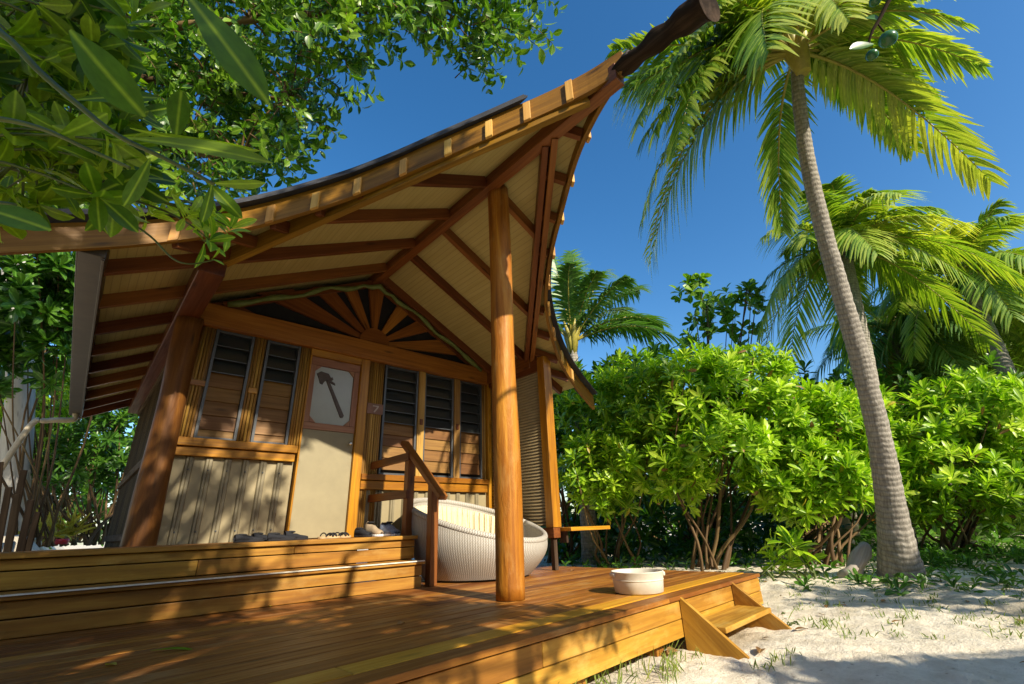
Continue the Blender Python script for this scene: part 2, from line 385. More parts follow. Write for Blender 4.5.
# leaves -----------------------------------------------------------------
LEAF_T = {'obovate': ([0, .3, .6, .85, 1.], [.06, .5, .95, .82, .0]), 'oval': ([0, .25, .55, .8, 1.], [.08, .8, 1., .62, .0]),
          'near': ([0, .12, .28, .45, .62, .78, .9, 1.], [.08, .32, .62, .88, 1., .9, .58, .06])}
def leaves(pos, dirs, nor, ln, wd, shape='obovate', curl=.25, fold=.25, tint=None, rng=RNG):
    pos, dirs, nor = map(lambda q: np.asarray(q, float), (pos, dirs, nor)); N = len(pos)
    ln = np.broadcast_to(ln, (N,)).astype(float); wd = np.broadcast_to(wd, (N,)).astype(float); curl = np.broadcast_to(curl, (N,)).astype(float)
    d = dirs/np.linalg.norm(dirs, axis=1)[:, None]
    sd = np.cross(d, nor); sd /= (np.linalg.norm(sd, axis=1)[:, None]+1e-9); nn = np.cross(sd, d)
    ts, ws = LEAF_T[shape]; K = len(ts); vs = np.zeros((N, K, 3, 3)); g = np.zeros((N, K, 3, 3))
    roff = rng.random((N, 1))*50
    for i, (t, wq) in enumerate(zip(ts, ws)):
        c = pos+d*(ln*t)[:, None]-nn*(ln*curl*t*t)[:, None]
        for j, sg in enumerate((-1, 0, 1)):
            hw = (wd*.5*max(wq, .02))[:, None]
            vs[:, i, j] = c+sd*sg*hw+nn*(abs(sg)*fold)*hw
            g[:, i, j, 0] = t; g[:, i, j, 1] = sg*wq*.5; g[:, i, j, 2] = roff[:, 0]
    base = (np.arange(N)*K*3)[:, None]
    fs = []
    for i in range(K-1):
        for j in range(2):
            q = np.array([i*3+j, i*3+j+1, (i+1)*3+j+1, (i+1)*3+j]); fs.append(base+q[None])
    fs = np.concatenate(fs)
    if tint is None: tint = np.clip(rng.normal(.5, .22, N), 0, 1)
    tt = np.repeat(tint, K*3)
    return vs.reshape(-1, 3), fs, tt, g.reshape(-1, 3)
def leafmesh(name, parts):
    o = 0; VV, FF, TT, GG = [], [], [], []
    for v, f, t, g in parts:
        VV.append(v); FF.append(f+o); TT.append(t); GG.append(g); o += len(v)
    return npmesh(name, np.concatenate(VV), [np.concatenate(FF)], np.concatenate(TT), np.concatenate(GG), True)
def rosettes(P, A, nleaf, ln, wd, rng, spread=(25, 95), shape='obovate', curl=.3, stack=.35, jit=.25):
    """whorls of leaves round branch tips P with axes A"""
    P = np.repeat(P, nleaf, 0); A = np.repeat(A, nleaf, 0); N = len(P); nT = N//nleaf
    A = A/np.linalg.norm(A, axis=1)[:, None]
    ref = np.where(np.abs(A[:, 2:3]) > .9, V(1, 0, 0), V(0, 0, 1)); a = np.cross(A, ref); a /= np.linalg.norm(a, axis=1)[:, None]; b = np.cross(A, a)
    k = np.tile(np.arange(nleaf), nT); az = k*2.399+np.repeat(rng.random(nT)*6.28, nleaf)+rng.normal(0, .2, N)
    q = k/nleaf; el = np.radians(spread[1]+(spread[0]-spread[1])*q)+rng.normal(0, .16, N)
    rad = a*np.cos(az)[:, None]+b*np.sin(az)[:, None]
    d = A*np.cos(el)[:, None]+rad*np.sin(el)[:, None]
    nor = A*np.sin(el)[:, None]-rad*np.cos(el)[:, None]+rng.normal(0, jit, (N, 3))
    s = np.repeat(rng.uniform(.75, 1.2, nT), nleaf)*rng.uniform(.75, 1.15, N)
    pos = P-A*((1-q)*ln*stack)[:, None]
    tt = np.clip(np.repeat(rng.normal(.42, .23, nT), nleaf)+rng.normal(0, .13, N)+.22*q, 0, 1)
    return leaves(pos, d, nor, ln*s, wd*s, shape, curl*rng.uniform(.2, 1.6, N), .3, tt, rng)
def sph(rng, n, up=0.):
    v = rng.normal(0, 1, (n, 3)); v[:, 2] += up; return v/np.linalg.norm(v, axis=1)[:, None]

def make_bush(name, base, lobes, n_tip, label, cat='bush', ln=.2, wd=.060, nleaf=14, mat='leaf', stems=14, seed=1, group=None, stemmat='stem', minz=None, rs=.022):
    rng = np.random.default_rng(seed); random.seed(seed)
    base = V(base); t = thing(name, base, label, cat, group)
    vol = np.array([r[0]*r[1]+r[1]*r[2]+r[0]*r[2] for _, r in lobes]); which = rng.choice(len(lobes), n_tip, p=vol/vol.sum())
    C = np.array([l[0] for l in lobes], float)[which]; Rr = np.array([l[1] for l in lobes], float)[which]
    d = sph(rng, n_tip, .35); rr = rng.uniform(.42, 1.0, n_tip)**.6; rr *= np.where(rng.random(n_tip) < .14, rng.uniform(1.05, 1.28, n_tip), 1.)
    P = C+d*Rr*rr[:, None]
    if minz is not None: P[:, 2] = np.maximum(P[:, 2], minz+rng.random(n_tip)*.25)
    A = d*.8+V(0, 0, .8)+rng.normal(0, .28, (n_tip, 3))
    me = leafmesh('foliage', [rosettes(P, A, nleaf, ln, wd, rng, (12, 88))])
    obj('foliage', me, M[mat], t)
    if mat == 'leaf' and n_tip > 100:
        k = n_tip//7; ix = rng.choice(n_tip, k, replace=False); dl = sph(rng, k, -.3)
        obj('withered_leaves', leafmesh('withered_leaves', [leaves(P[ix]+d[ix]*.03-V(0, 0, .05), dl, dl[:, [1, 2, 0]], ln*rng.uniform(.6, 1., k), wd*rng.uniform(.7, 1.1, k), 'obovate', .5, .5, None, rng)]), M['yellowleaf' if seed % 2 else 'brownleaf'], t)
    mb = MB()
    for i in rng.choice(n_tip, min(stems, n_tip), replace=False):
        p = P[i]; b0 = base+V(rng.normal(0, .16), rng.normal(0, .16), -.05)
        mid = b0*.5+p*.5+V(rng.normal(0, .15), rng.normal(0, .15), -.1)
        pts = catmull([b0, b0*.75+mid*.25+V(rng.normal(0, .06), rng.normal(0, .06), .12), mid, p], 4)
        k = len(pts); r0 = rs*rng.uniform(.8, 2.0)
        mb.tube(pts, [r0*(1-.72*j/k) for j in range(k)], 6)
    mb.build('stem', stemmat, t)
    return t

# palms ---------------------------------------------------------------------
def frond_geo(az, el, Lh, droop, rng, nl=58, wleaf=.052, hang=.5, lw=.75, twist=0., sparse=0.):
    h = RT0*math.cos(R(az))+FWH*math.sin(R(az)); side0 = np.cross(h, V(0, 0, 1))
    ts = np.linspace(0, 1, 26); ce, se = math.cos(R(el)), math.sin(R(el))
    sway = rng.normal(0, .06)
    rach = np.array([Lh*(h*(ce*t-.12*droop*t**3)+V(0, 0, 1)*(se*t-droop*t**2.1)+side0*sway*t*t) for t in ts])
    def rp(t):
        x = np.clip(t, 0, 1)*25; i = np.minimum(x.astype(int), 24); f = (x-i)[:, None]
        return rach[i]*(1-f)+rach[i+1]*f, (rach[i+1]-rach[i])
    u = np.linspace(.14, .99, nl); out = []
    VV, FF, TT, GG = [], [], [], []; o = 0
    for sg in (-1, 1):
        tt = u+rng.normal(0, .004, nl); keep = rng.random(nl) > sparse; tt = tt[keep]; nn = len(tt)
        p, tan = rp(tt); tan /= np.linalg.norm(tan, axis=1)[:, None]
        sd = np.cross(tan, V(0, 0, 1)); sd /= np.linalg.norm(sd, axis=1)[:, None]+1e-9; sd *= sg
        up = np.cross(sd*sg, tan)
        ll = lw*(Lh/3.4)*(np.sin(np.clip((tt*.93+.07), 0, 1)*PI)**.55*.85+.2)*rng.uniform(.85, 1.1, nn)
        fwd = .45+.75*tt
        d0 = sd+tan*fwd[:, None]+up*rng.normal(.16, .1, nn)[:, None]; d0 /= np.linalg.norm(d0, axis=1)[:, None]
        hg = hang*rng.uniform(.6, 1.4, nn)
        wv = np.cross(d0, up); wv /= np.linalg.norm(wv, axis=1)[:, None]+1e-9
        K = 5; vs = np.zeros((nn, K, 2, 3)); g = np.zeros((nn, K, 2, 3))
        for i in range(K):
            s = i/(K-1); c = p+d0*(ll*s)[:, None]-V(0, 0, 1)*(ll*hg*s**1.8)[:, None]
            ww = wleaf*(.55, 1., .9, .6, .06)[i]*.5
            dd = V(0, 0, -1)[None]*(hg*s*1.4)[:, None]+d0; wq = np.cross(dd, np.cross(wv, d0)); wq = wv
            vs[:, i, 0] = c-wq*ww; vs[:, i, 1] = c+wq*ww+up*ww*.5
            g[:, i, :, 0] = s; g[:, i, 0, 1] = -.5; g[:, i, 1, 1] = .5
        b = (np.arange(nn)*K*2)[:, None]+o
        FF.append(np.concatenate([b+np.array([i*2, i*2+1, i*2+3, i*2+2])[None] for i in range(K-1)]))
        VV.append(vs.reshape(-1, 3)); GG.append(g.reshape(-1, 3)); o += nn*K*2
        base_t = rng.normal(.45, .16); q = np.clip(base_t+rng.normal(0, .12, nn), 0, 1)
        TT.append((q[:, None]+np.repeat(np.linspace(-.05, .25, K), 2)[None]).clip(0, 1).ravel())
    return np.concatenate(VV), np.concatenate(FF), np.concatenate(TT), np.concatenate(GG), rach
def make_palm(name, trunk_pts, trunk_r, crown, fronds, label, seed=3, mat='frond', group=None, rings=True, nuts=0, tmat='palmbark', dry=(), nl=58):
    rng = np.random.default_rng(seed); random.seed(seed)
    base = V(trunk_pts[0]); t = thing(name, base, label, 'palm tree', group)
    pts = catmull(trunk_pts, 24); k = len(pts)
    rad = np.interp(np.linspace(0, 1, k), np.linspace(0, 1, len(trunk_r)), trunk_r)
    if rings: rad = rad*(1+.025*np.sin(np.arange(k)*1.9)+rng.normal(0, .008, k))
    MB().tube(pts, list(rad), 20, wob=.012).build('trunk', tmat, t)
    C = V(crown)
    hub = MB()
    for i in range(9):
        a = i*2.4; d = V(math.cos(a), math.sin(a), 1.6); hub.tube([C-V(0, 0, .35), C+d*.12, C+d*.3], [.085, .06, .02], 7)
    hub.build('crown_shaft', 'rachis', t)
    for i, fr in enumerate(fronds):
        az, el, Lh, dr = fr[:4]; opt = fr[4] if len(fr) > 4 else {}
        isdry = i in dry
        v, f, tt, g, ra = frond_geo(az, el, Lh, dr, rng, nl=nl, hang=opt.get('hang', .45+.3*rng.random()), lw=opt.get('lw', .7), sparse=opt.get('sparse', .03))
        if opt.get('yellow'): tt = np.clip(tt+opt['yellow'], 0, 1)
        o = obj('frond', npmesh('frond', v+C, [f], tt, g, False), M['dry' if isdry else mat], t)
        MB().tube(ra[::2]+C, [.026*(1-.85*j/12) for j in range(13)], 6).build('rachis', 'rachis', o)
    for i in range(nuts):
        a = R(200+i*50); MB().ball(C+(RT0*math.cos(a)+FWH*math.sin(a))*.3+V(0, 0, -.3-.1*(i % 2)), (.1, .1, .13)).build('coconut', 'fruit', t)
    return t

# ------------------------------------------------------------------ ground
def gz(x, y):
    x, y = np.asarray(x, float), np.asarray(y, float)
    h = -.85+.15*np.clip((x-4.6)/2.6, 0, 1)+.15*np.clip((y-5)/3, 0, 1)*np.clip((x-4.6)/2, 0, 1)*0
    h = h+.98*np.clip((y-5.5)/4.5, 0, 1)*np.clip((.3-x)/.8, 0, 1)
    h = h+.022*np.sin(x*1.7+.6*y)*np.cos(y*1.3-.4*x)+.012*np.sin(x*4.1+1)*np.sin(y*3.7)
    return h
xs = np.concatenate([np.linspace(-160, -8, 14)[:-1], np.linspace(-8, 2.5, 50)[:-1], np.linspace(2.5, 10, 151), np.linspace(10, 22, 60)[1:], np.linspace(22, 160, 14)[1:]])
ys = np.concatenate([np.linspace(-60, -6, 10)[:-1], np.linspace(-6, -2, 25)[:-1], np.linspace(-2, 3.5, 111), np.linspace(3.5, 22, 100)[1:], np.linspace(22, 260, 16)[1:]])
X, Y = np.meshgrid(xs, ys); Z = gz(X, Y); inner = (np.abs(X-7) < 15) & (np.abs(Y-8) < 14)
Z = Z+np.where(inner, np.random.default_rng(2).normal(0, .006, X.shape), 0)
fr_ = np.random.default_rng(77)
for _ in range(230):              # trodden sand: shallow prints with pushed-up rims
    fx, fy, fa = fr_.uniform(3, 10), fr_.uniform(-2, 3.3), fr_.uniform(0, 6.28); c_, s_ = math.cos(fa), math.sin(fa)
    m_ = (np.abs(X-fx) < .45) & (np.abs(Y-fy) < .45); u = ((X[m_]-fx)*c_+(Y[m_]-fy)*s_)/.17; v_ = (-(X[m_]-fx)*s_+(Y[m_]-fy)*c_)/.085; r2 = u*u+v_*v_
    Z[m_] += fr_.uniform(.25, .6)*(-.030*np.exp(-r2*1.1)+.014*np.exp(-(np.sqrt(r2)-1.5)**2*4))
nx, ny = len(xs), len(ys); ii, jj = np.meshgrid(np.arange(nx-1), np.arange(ny-1)); q = (jj*nx+ii).ravel()
me = npmesh('sand_ground', np.stack([X.ravel(), Y.ravel(), Z.ravel()], 1), [np.stack([q, q+1, q+nx+1, q+nx], 1)], smooth=True)
tag(obj('sand_ground', me, M['sand']), kind='structure')
# ------------------------------------------------------------------ the hut
HX, TAN = 2.45, math.tan(R(27)); FY = 5.5; BY = 10.3; XL, XR = .52, 4.5
def pl(x, zr): return zr-TAN*abs(x-HX)
hut = thing('beach_hut', (2.5, 5.5, -.85), 'timber beach hut with a swooping pointed roof, sunburst gable and beige door beside the deck', 'hut')
# front wall panels with battens
mb = MB()
mb.box(.56, 1.70, FY, FY+.04, -.06, .745); mb.box(2.46, 4.42, FY, FY+.04, -.06, .475)
fw = mb.build('front_wall', 'panel', hut, .003)
for xs_, zt_ in ((np.arange(.74, 1.68, .165), .74), (np.arange(2.60, 4.4, .165), .47)):
    for x in xs_:
        mb = MB(); mb.prism([(x-.040, FY-.001, -.05), (x-.030, FY-.022, -.05), (x+.022, FY-.022, -.05), (x+.032, FY-.001, -.05)], (0, 0, zt_+.05)); mb.prism([(x-.007, FY-.030, -.05), (x-.001, FY-.0225, -.05), (x-.013, FY-.0225, -.05)], (0, 0, zt_+.05)); mb.build('batten', 'batten', fw)
mb = MB()
for x in np.arange(.74, 1.68, .165):
    for z in (.06, .62): mb.ball((x-.004, FY-.030, z), .009, 8, 5)
for x in np.arange(2.60, 4.4, .165):
    for z in (.06, .40): mb.ball((x-.004, FY-.006, z), .009, 8, 5)
mb.build('screw_head', 'metal', fw)
# carcass behind: added dark backing board, side and back walls, floor; room's darkness put into the colour
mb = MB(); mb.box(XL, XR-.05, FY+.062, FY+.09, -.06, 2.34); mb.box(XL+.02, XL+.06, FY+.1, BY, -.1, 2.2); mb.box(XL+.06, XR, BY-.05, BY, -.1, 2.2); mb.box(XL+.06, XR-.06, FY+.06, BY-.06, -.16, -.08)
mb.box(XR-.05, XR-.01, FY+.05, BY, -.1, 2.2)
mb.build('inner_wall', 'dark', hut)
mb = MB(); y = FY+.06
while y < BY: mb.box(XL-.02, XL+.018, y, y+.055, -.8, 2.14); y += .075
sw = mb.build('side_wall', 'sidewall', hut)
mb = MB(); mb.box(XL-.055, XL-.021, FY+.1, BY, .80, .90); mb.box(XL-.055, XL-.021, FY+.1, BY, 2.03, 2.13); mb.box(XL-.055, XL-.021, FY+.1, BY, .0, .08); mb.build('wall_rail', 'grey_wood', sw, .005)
# lintel and sills
mb = MB(); mb.box(.45, 4.46, FY-.09, FY+.05, 2.092, 2.34); mb.build('lintel_beam', 'lintel', hut, .008)
mb = MB(); mb.box(.47, 1.70, FY-.09, FY-.002, .835, .915); mb.box(.49, 1.69, FY-.06, FY-.003, .745, .83); mb.build('window_sill', 'wood', hut, .006)
mb = MB(); mb.box(2.47, 4.42, FY-.08, FY-.002, .585, .655); mb.box(2.475, 4.41, FY-.055, FY-.003, .475, .58); mb.build('window_sill', 'wood', hut, .006)
# bamboo strips
def reeds(x0, x1, z0, z1):
    mb = MB(); x = x0+.012
    while x < x1-.008:
        r = random.uniform(.0115, .0155); mb.tube([(x+random.uniform(-.002, .002), FY-.012+random.uniform(-.004, .004), z0), (x+random.uniform(-.003, .003), FY-.012, (z0+z1)/2), (x, FY-.012, z1)], r, 8); x += r*2+.001
    mb.box(x0, x1, FY, FY+.03, z0, z1, .0)
    return mb.build('bamboo_panel', 'reed', hut)
reeds(.56, .721, .917, 2.09); reeds(1.605, 1.715, .917, 2.09); reeds(2.475, 2.70, -.045, 2.09); reeds(4.34, 4.42, .66, 2.09)
reeds(1.10, 1.228, .917, 2.09)
for xa, xb in ((.50, .72), (1.12, 1.21)): MB().box(xa, xb, FY-.045, FY-.028, 1.44, 1.50).build('tie_strip', 'wood', hut, .004)
# window mullions right
for a, b_ in ((3.215, 3.315), (3.815, 3.915)): MB().box(a, b_, FY-.05, FY+.03, .657, 2.09).build('mullion', 'reed', hut, .005)
for x in (3.265, 3.865): MB().box(x-.022, x+.022, FY-.062, FY-.051, 1.33, 1.41).build('latch_block', 'redwood', hut, .003)
# louvre windows
def window(x0, x1, z0, z1, zs):
    mb = MB(); d0, d1 = FY-.03, FY+.05
    mb.box(x0, x0+.028, d0, d1, z0, z1); mb.box(x1-.028, x1, d0, d1, z0, z1); mb.box(x0+.028, x1-.028, d0+.01, d1, z1-.025, z1); mb.box(x0+.028, x1-.028, d0+.01, d1, z0, z0+.025)
    w_ = mb.build('window', 'metal', hut, .002)
    gl, ti = MB(), MB(); z = z1-.03; edges = []
    while z > z0+.08:
        h_ = .148; zz = max(z-h_, z0+.02); m_ = gl if zz > zs-.05 else ti
        yo, yi = (FY-.012, FY+.052)
        m_.board((x0+.029, (yo+yi)/2, (z+zz)/2), (x1-.029, (yo+yi)/2, (z+zz)/2), .008 if m_ is gl else .014, (z-zz)*1.06, up=(0, .30 if m_ is gl else .12, 1))
        if m_ is gl: edges.append(zz+.002)
        z -= h_
    mb = MB()
    for zz in edges: mb.box(x0+.029, x1-.029, FY-.024, FY-.016, zz-.004, zz+.004)  # added bars stand in for the lit lower edges of the glass
    mb.build('lit_edge_bar', 'metal', w_)
    gl.build('glass_blade', 'glass', w_); ti.build('timber_blade', 'slat', w_, .002)
for a in ((.722, 1.097, .918, 2.088, 1.52), (1.231, 1.60, .918, 2.088, 1.52), (2.705, 3.212, .658, 2.088, 1.36), (3.318, 3.812, .658, 2.088, 1.36), (3.918, 4.337, .658, 2.088, 1.33)): window(*a)
# door
mb = MB(); mb.box(1.718, 1.738, FY-.05, FY+.04, -.045, 2.005); mb.box(2.358, 2.47, FY-.055, FY+.04, -.045, 2.09); mb.box(1.718, 2.357, FY-.05, FY+.04, 2.006, 2.09); mb.build('door_frame', 'wood', hut, .005)
mb = MB(); mb.box(1.742, 2.354, FY-.012, FY+.03, -.038, 1.125); door = mb.build('door', 'door', hut, .004)
mb = MB(); mb.box(1.742, 2.354, FY-.022, FY+.03, 1.127, 1.205); mb.box(1.742, 1.80, FY-.022, FY+.03, 1.207, 1.90); mb.box(2.285, 2.354, FY-.022, FY+.03, 1.207, 1.90); mb.box(1.742, 2.354, FY-.022, FY+.03, 1.902, 2.0)
for (x, z, sx, sz) in ((1.80, 1.207, 1, 1), (2.285, 1.207, -1, 1), (1.80, 1.90, 1, -1), (2.285, 1.90, -1, -1)):
    p = [(x+.001*sx, FY-.020, z+.001*sz), (x+.075*sx, FY-.020, z+.001*sz), (x+.001*sx, FY-.020, z+.075*sz)]
    mb.prism(p if sx*sz > 0 else p[::-1], (0, .02, 0))
mb.build('panel_frame', 'pinkwood', door, .003)
mb = MB(); mb.box(1.802, 2.283, FY-.002, FY+.012, 1.209, 1.898); mb.build('frosted_pane', 'frost', door)
# carved club shape on the pane
def flat(poly, y=FY-.016, t=.013):
    return [(px, y, pz) for px, pz in poly], (0, t, 0)
mb = MB()
hp = [(1.825, 1.80), (1.87, 1.835), (1.965, 1.82), (1.995, 1.775), (2.015, 1.785), (2.03, 1.755), (2.005, 1.735), (2.05, 1.715), (2.06, 1.69), (2.025, 1.70), (1.985, 1.72), (1.955, 1.735), (1.92, 1.71), (1.905, 1.675), (1.875, 1.685), (1.855, 1.74)]
mb.prism(*flat(hp)); mb.prism(*flat([(1.945, 1.73), (1.985, 1.725), (2.205, 1.33), (2.195, 1.305), (2.165, 1.30)], FY-.015, .012))
mb.build('carved_motif', 'club', door)
mb = MB(); mb.tube([(2.308, FY-.013, .998), (2.308, FY-.035, .998)], .012, 10); mb.ball((2.308, FY-.052, .998), .024, 14, 8); mb.build('door_knob', 'chrome', door)
# number plaque with a 7
mb = MB(); mb.box(2.482, 2.70, FY-.042, FY-.03, 1.395, 1.53); plq = mb.build('number_plaque', 'plaque', hut, .004)
mb = MB(); mb.box(2.555, 2.635, FY-.0465, FY-.0425, 1.488, 1.505); mb.board((2.628, FY-.0445, 1.488), (2.578, FY-.0445, 1.418), .004, .018, up=(1, 0, .7)); mb.build('digit', 'digit', plq)
# gable: screen, sunburst, hub, frame boards
mb = MB(); mb.prism([(XL+.1, FY+.02, 2.341), (XR-.1, FY+.02, 2.341), (HX, FY+.02, pl(HX, 3.32))], (0, .02, 0)); mb.build('insect_screen', 'screen', hut)
hubc = V(2.51, 2.342)
for a0, a1 in (((1.02, 2.62), (1.40, 2.80)), ((1.62, 2.90), (1.85, 3.0)), ((2.0, 3.06), (2.17, 3.13)), ((2.36, 3.2), (2.60, 3.2)), ((2.82, 3.03), (3.02, 2.95)), ((3.15, 2.86), (3.36, 2.75)), ((3.55, 2.66), (3.93, 2.49))):
    a0, a1 = V(a0), V(a1); c0, c1 = hubc+nrm(a0-hubc)*.17, hubc+nrm(a1-hubc)*.17
    mdir = nrm((a0+a1)/2-hubc); pr = V(-mdir[1], mdir[0])*.028
    cm = hubc+mdir*.17
    mb = MB(); mb.prism([(q[0], FY-.035, q[1]) for q in (a0, a1, cm-pr if (a1-a0)@pr < 0 else cm+pr, cm+pr if (a1-a0)@pr < 0 else cm-pr)][::-1], (0, .045, 0), grain=(mdir[0], 0, mdir[1])); mb.build('sunburst_ray', 'lintel', hut, .003)
mb = MB(); mb.prism([(hubc[0]+.215*math.cos(a), FY-.05, hubc[1]+.215*math.sin(a)) for a in np.linspace(0, PI, 25)], (0, .06, 0)); mb.build('sunburst_hub', 'lintel', hut, .004)
mb = MB()
for s in (-1, 1):
    p0 = V(HX, FY-.03, pl(HX, 3.24)); p1 = V(HX+s*1.72, FY-.03, pl(HX+1.72, 3.24)); mb.board(p0, p1, .05, .09, tint=.5)
mb.build('gable_frame', 'redwood', hut, .004)
mb = MB()
mb.prism([(XL+.02, FY-.02, 2.341), (XL+.62, FY-.02, 2.341), (XL+.30, FY-.02, 2.44), (XL+.05, FY-.02, 2.36)], (0, .03, 0)); mb.build('gable_corner', 'redwood', hut)
# corner log, corner post and wing wall
mb = MB(); mb.tube(catmull([(.49, FY-.06, -.85), (.49, FY-.06, .0), (.485, FY-.06, .7), (.475, FY-.07, 1.4), (.465, FY-.07, 2.12)], 5), list(np.linspace(.126, .114, 21)), 20, wob=.05); mb.build('corner_log', 'redlog' if 'redlog' in M else 'log', hut)
mb = MB(); mb.box(4.422, 4.52, FY-.07, FY+.06, -.05, 2.09); mb.build('corner_post', 'wood', hut, .006)
mb = MB(); mb.box(4.43, 4.575, 4.20, 4.33, -.02, 2.22); mb.build('wing_post', 'wood', hut, .006)
mb = MB(); z = -.0
while z < 2.02: mb.tube([(4.50, 4.331, z+.022), (4.50, FY-.07, z+.022)], .0215, 8); z += .041
mb.box(4.50, 4.515, 4.331, FY-.07, 0., 2.02); mb.build('wing_screen', 'ribbed', hut)
mb = MB(); mb.box(4.43, 4.57, 4.332, FY-.09, 2.03, 2.21); mb.build('wing_beam', 'redwood', hut, .006)
mb = MB(); mb.box(4.44, 4.56, 4.21, FY-.07, -.02-.12, -.022); mb.build('wing_rail', 'redwood', hut, .006)
mb = MB(); mb.box(4.47, 4.53, 4.25, 4.31, -.498, -.142); mb.build('wing_leg', 'grey_wood', hut, .004)
# support log under the ridge, ridge beam, wall plates
PX, PY = 2.575, 2.93
mb = MB(); mb.tube(catmull([(PX+.0, PY, -.498), (PX+.012, PY, .3), (PX-.004, PY, 1.2), (PX+.008, PY+.01, 2.2), (PX-.01, PY, 3.27)], 6), list(np.linspace(.112, .104, 25)), 28, wob=.025); mb.build('support_log', 'log', hut)
mb = MB(); mb.board((HX, 1.30, 3.30), (HX, BY, 3.30), .11, .17); mb.build('ridge_beam', 'redwood', hut, .006)
for xx in (.43, 4.50):
    mb = MB(); mb.board((xx, 4.25 if xx < 1 else 4.45, 2.21), (xx, BY+.2, 2.21), .20, .215); mb.build('wall_plate', 'redlogbeam' if 'redlogbeam' in M else 'redwood', hut, .01)
# roof in plan: curved front edge, pulled out to a point over the ridge
LC = [(0, 1.25), (.1, 1.54), (.26, 1.82), (.46, 2.1), (.66, 2.38), (.87, 2.66), (1.07, 2.94), (1.32, 3.24), (1.59, 3.48), (1.83, 3.66), (2.05, 3.78), (2.3, 3.86), (2.62, 3.91), (2.99, 3.91), (3.4, 3.9)]
RC = [(0, 1.25), (.12, 1.64), (.30, 2.03), (.58, 2.47), (.93, 2.99), (1.31, 3.45), (1.68, 3.77), (2.22, 4.1), (2.75, 4.28), (3.21, 4.36)]
EAVE = 2.76
roof_s = MB(); sof = MB(); fas = MB(); shi = MB()
ZS, ZB, ZT = 3.375, 3.28, 3.50
curves = {}
for s, cv in ((-1, LC), (1, RC)):
    c = catmull([(d, y, 0) for d, y in cv], 4); curves[s] = c; EV = EAVE if s < 0 else 2.82
    # soffit, with boards running along the ridge
    for i in range(len(c)-1):
        (d0, y0, _), (d1, y1, _) = c[i], c[i+1]
        if d0 >= EV-.01: break
        d1c = min(d1, EV); k = (d1c-d0)/max(d1-d0, 1e-6); y1 = y0+(y1-y0)*k
        q = [(HX+s*d0, y0+.03, ZS-TAN*d0), (HX+s*d1c, y1+.03, ZS-TAN*d1c), (HX+s*d1c, BY+.3, ZS-TAN*d1c), (HX+s*d0, BY+.3, ZS-TAN*d0)]
        if s < 0: q = q[::-1]
        sof.add(q, [(0, 1, 2, 3)], [(p[1], abs(p[0]-HX)*1.164, 0) for p in q], .5)
        q2 = [(p[0], p[1], p[2]+.10) for p in q]
        roof_s.add(q2, [(3, 2, 1, 0)], [(p[1], p[0], 0) for p in q2], .5)
    # fascia: a curved board
    off = random.random()*20; ln = 0; P = [V(HX+s*d, y, 0) for d, y, _ in c]; D = [d for d, _, _ in c]
    vs, g = [], []
    for i, p in enumerate(P):
        t = nrm(P[min(i+1, len(P)-1)]-P[max(i-1, 0)]); nv = V(t[1], -t[0], 0)*s; nv = nv if nv[1] < 0 else -nv
        if i: ln += np.linalg.norm(p-P[i-1])
        zb = ZB-TAN*D[i]; hgt = .215
        for (o, z) in ((.018, zb), (.018, zb+hgt), (-.022, zb+hgt), (-.022, zb)):
            vs.append(p+nv*o+V(0, 0, z)); g.append(V(ln, o, z-zb)+off)
    fs = []
    for i in range(len(P)-1):
        for k in range(4): fs.append((i*4+k, i*4+(k+1) % 4, (i+1)*4+(k+1) % 4, (i+1)*4+k))
    fs += [(0, 1, 2, 3), tuple((len(P)-1)*4+k for k in (3, 2, 1, 0))]
    if s > 0: fs = [f[::-1] for f in fs]
    fas.add(vs, fs, g, .5)
    # roofing sheet edge: several thin laps, stopping short of the tip
    for lap in range(3):
        vs, fs, g = [], [], []
        pts = [(d, y) for d, y, _ in c if d > (.40 if s < 0 else .15)]
        for d, y in pts:
            z0 = ZT+.012+.024*lap-TAN*d; yo = y-.105+.02*lap
            dd = d if d < EAVE+.02 else d
            for (yy, z) in ((yo, z0), (BY+.35 if d <= EAVE+.02 else yo+.32, z0), (BY+.35 if d <= EAVE+.02 else yo+.32, z0+.022), (yo, z0+.022)):
                vs.append((HX+s*dd, yy, z)); g.append((yy, d, z))
        for i in range(len(pts)-1):
            for k in range(4): fs.append((i*4+k, i*4+(k+1) % 4, (i+1)*4+(k+1) % 4, (i+1)*4+k))
        shi.add(vs, fs if s > 0 else [f[::-1] for f in fs], g, .3+.2*lap)
M['soffit'] = None
m, n, b = newmat('soffit_boards')
g = attr(n, 'g').outputs['Vector']; sp = ND(n, 'ShaderNodeSeparateXYZ'); L(n, g, sp.inputs[0])
fr = fn('FRACT', fn('MULTIPLY', sp.outputs[1], 1/.062)); groove = fn('LESS_THAN', fn('ABSOLUTE', fn('SUBTRACT', fr, .5)), .06)
n1 = noise(n, mapped(n, g, (1.2, 12, 1)), 1, 5)
c_ = mixc(n, maprange(n, n1.outputs[0], .3, .7, 0, 1), (.41, .325, .105), (.49, .40, .15)); c_ = mixc(n, fn('MULTIPLY', groove, .35), c_, (.16, .11, .04))
L(n, c_, b.inputs['Base Color']); b.inputs['Roughness'].default_value = .6; bump(n, b, fn('SUBTRACT', 1., groove), .4, .006); M['soffit'] = m
ro = roof_s.build('roof', 'dark', hut)
sof.build('soffit', 'soffit', ro); shi.build('roofing', 'shingle', ro); fas.build('fascia', 'fascia', ro)
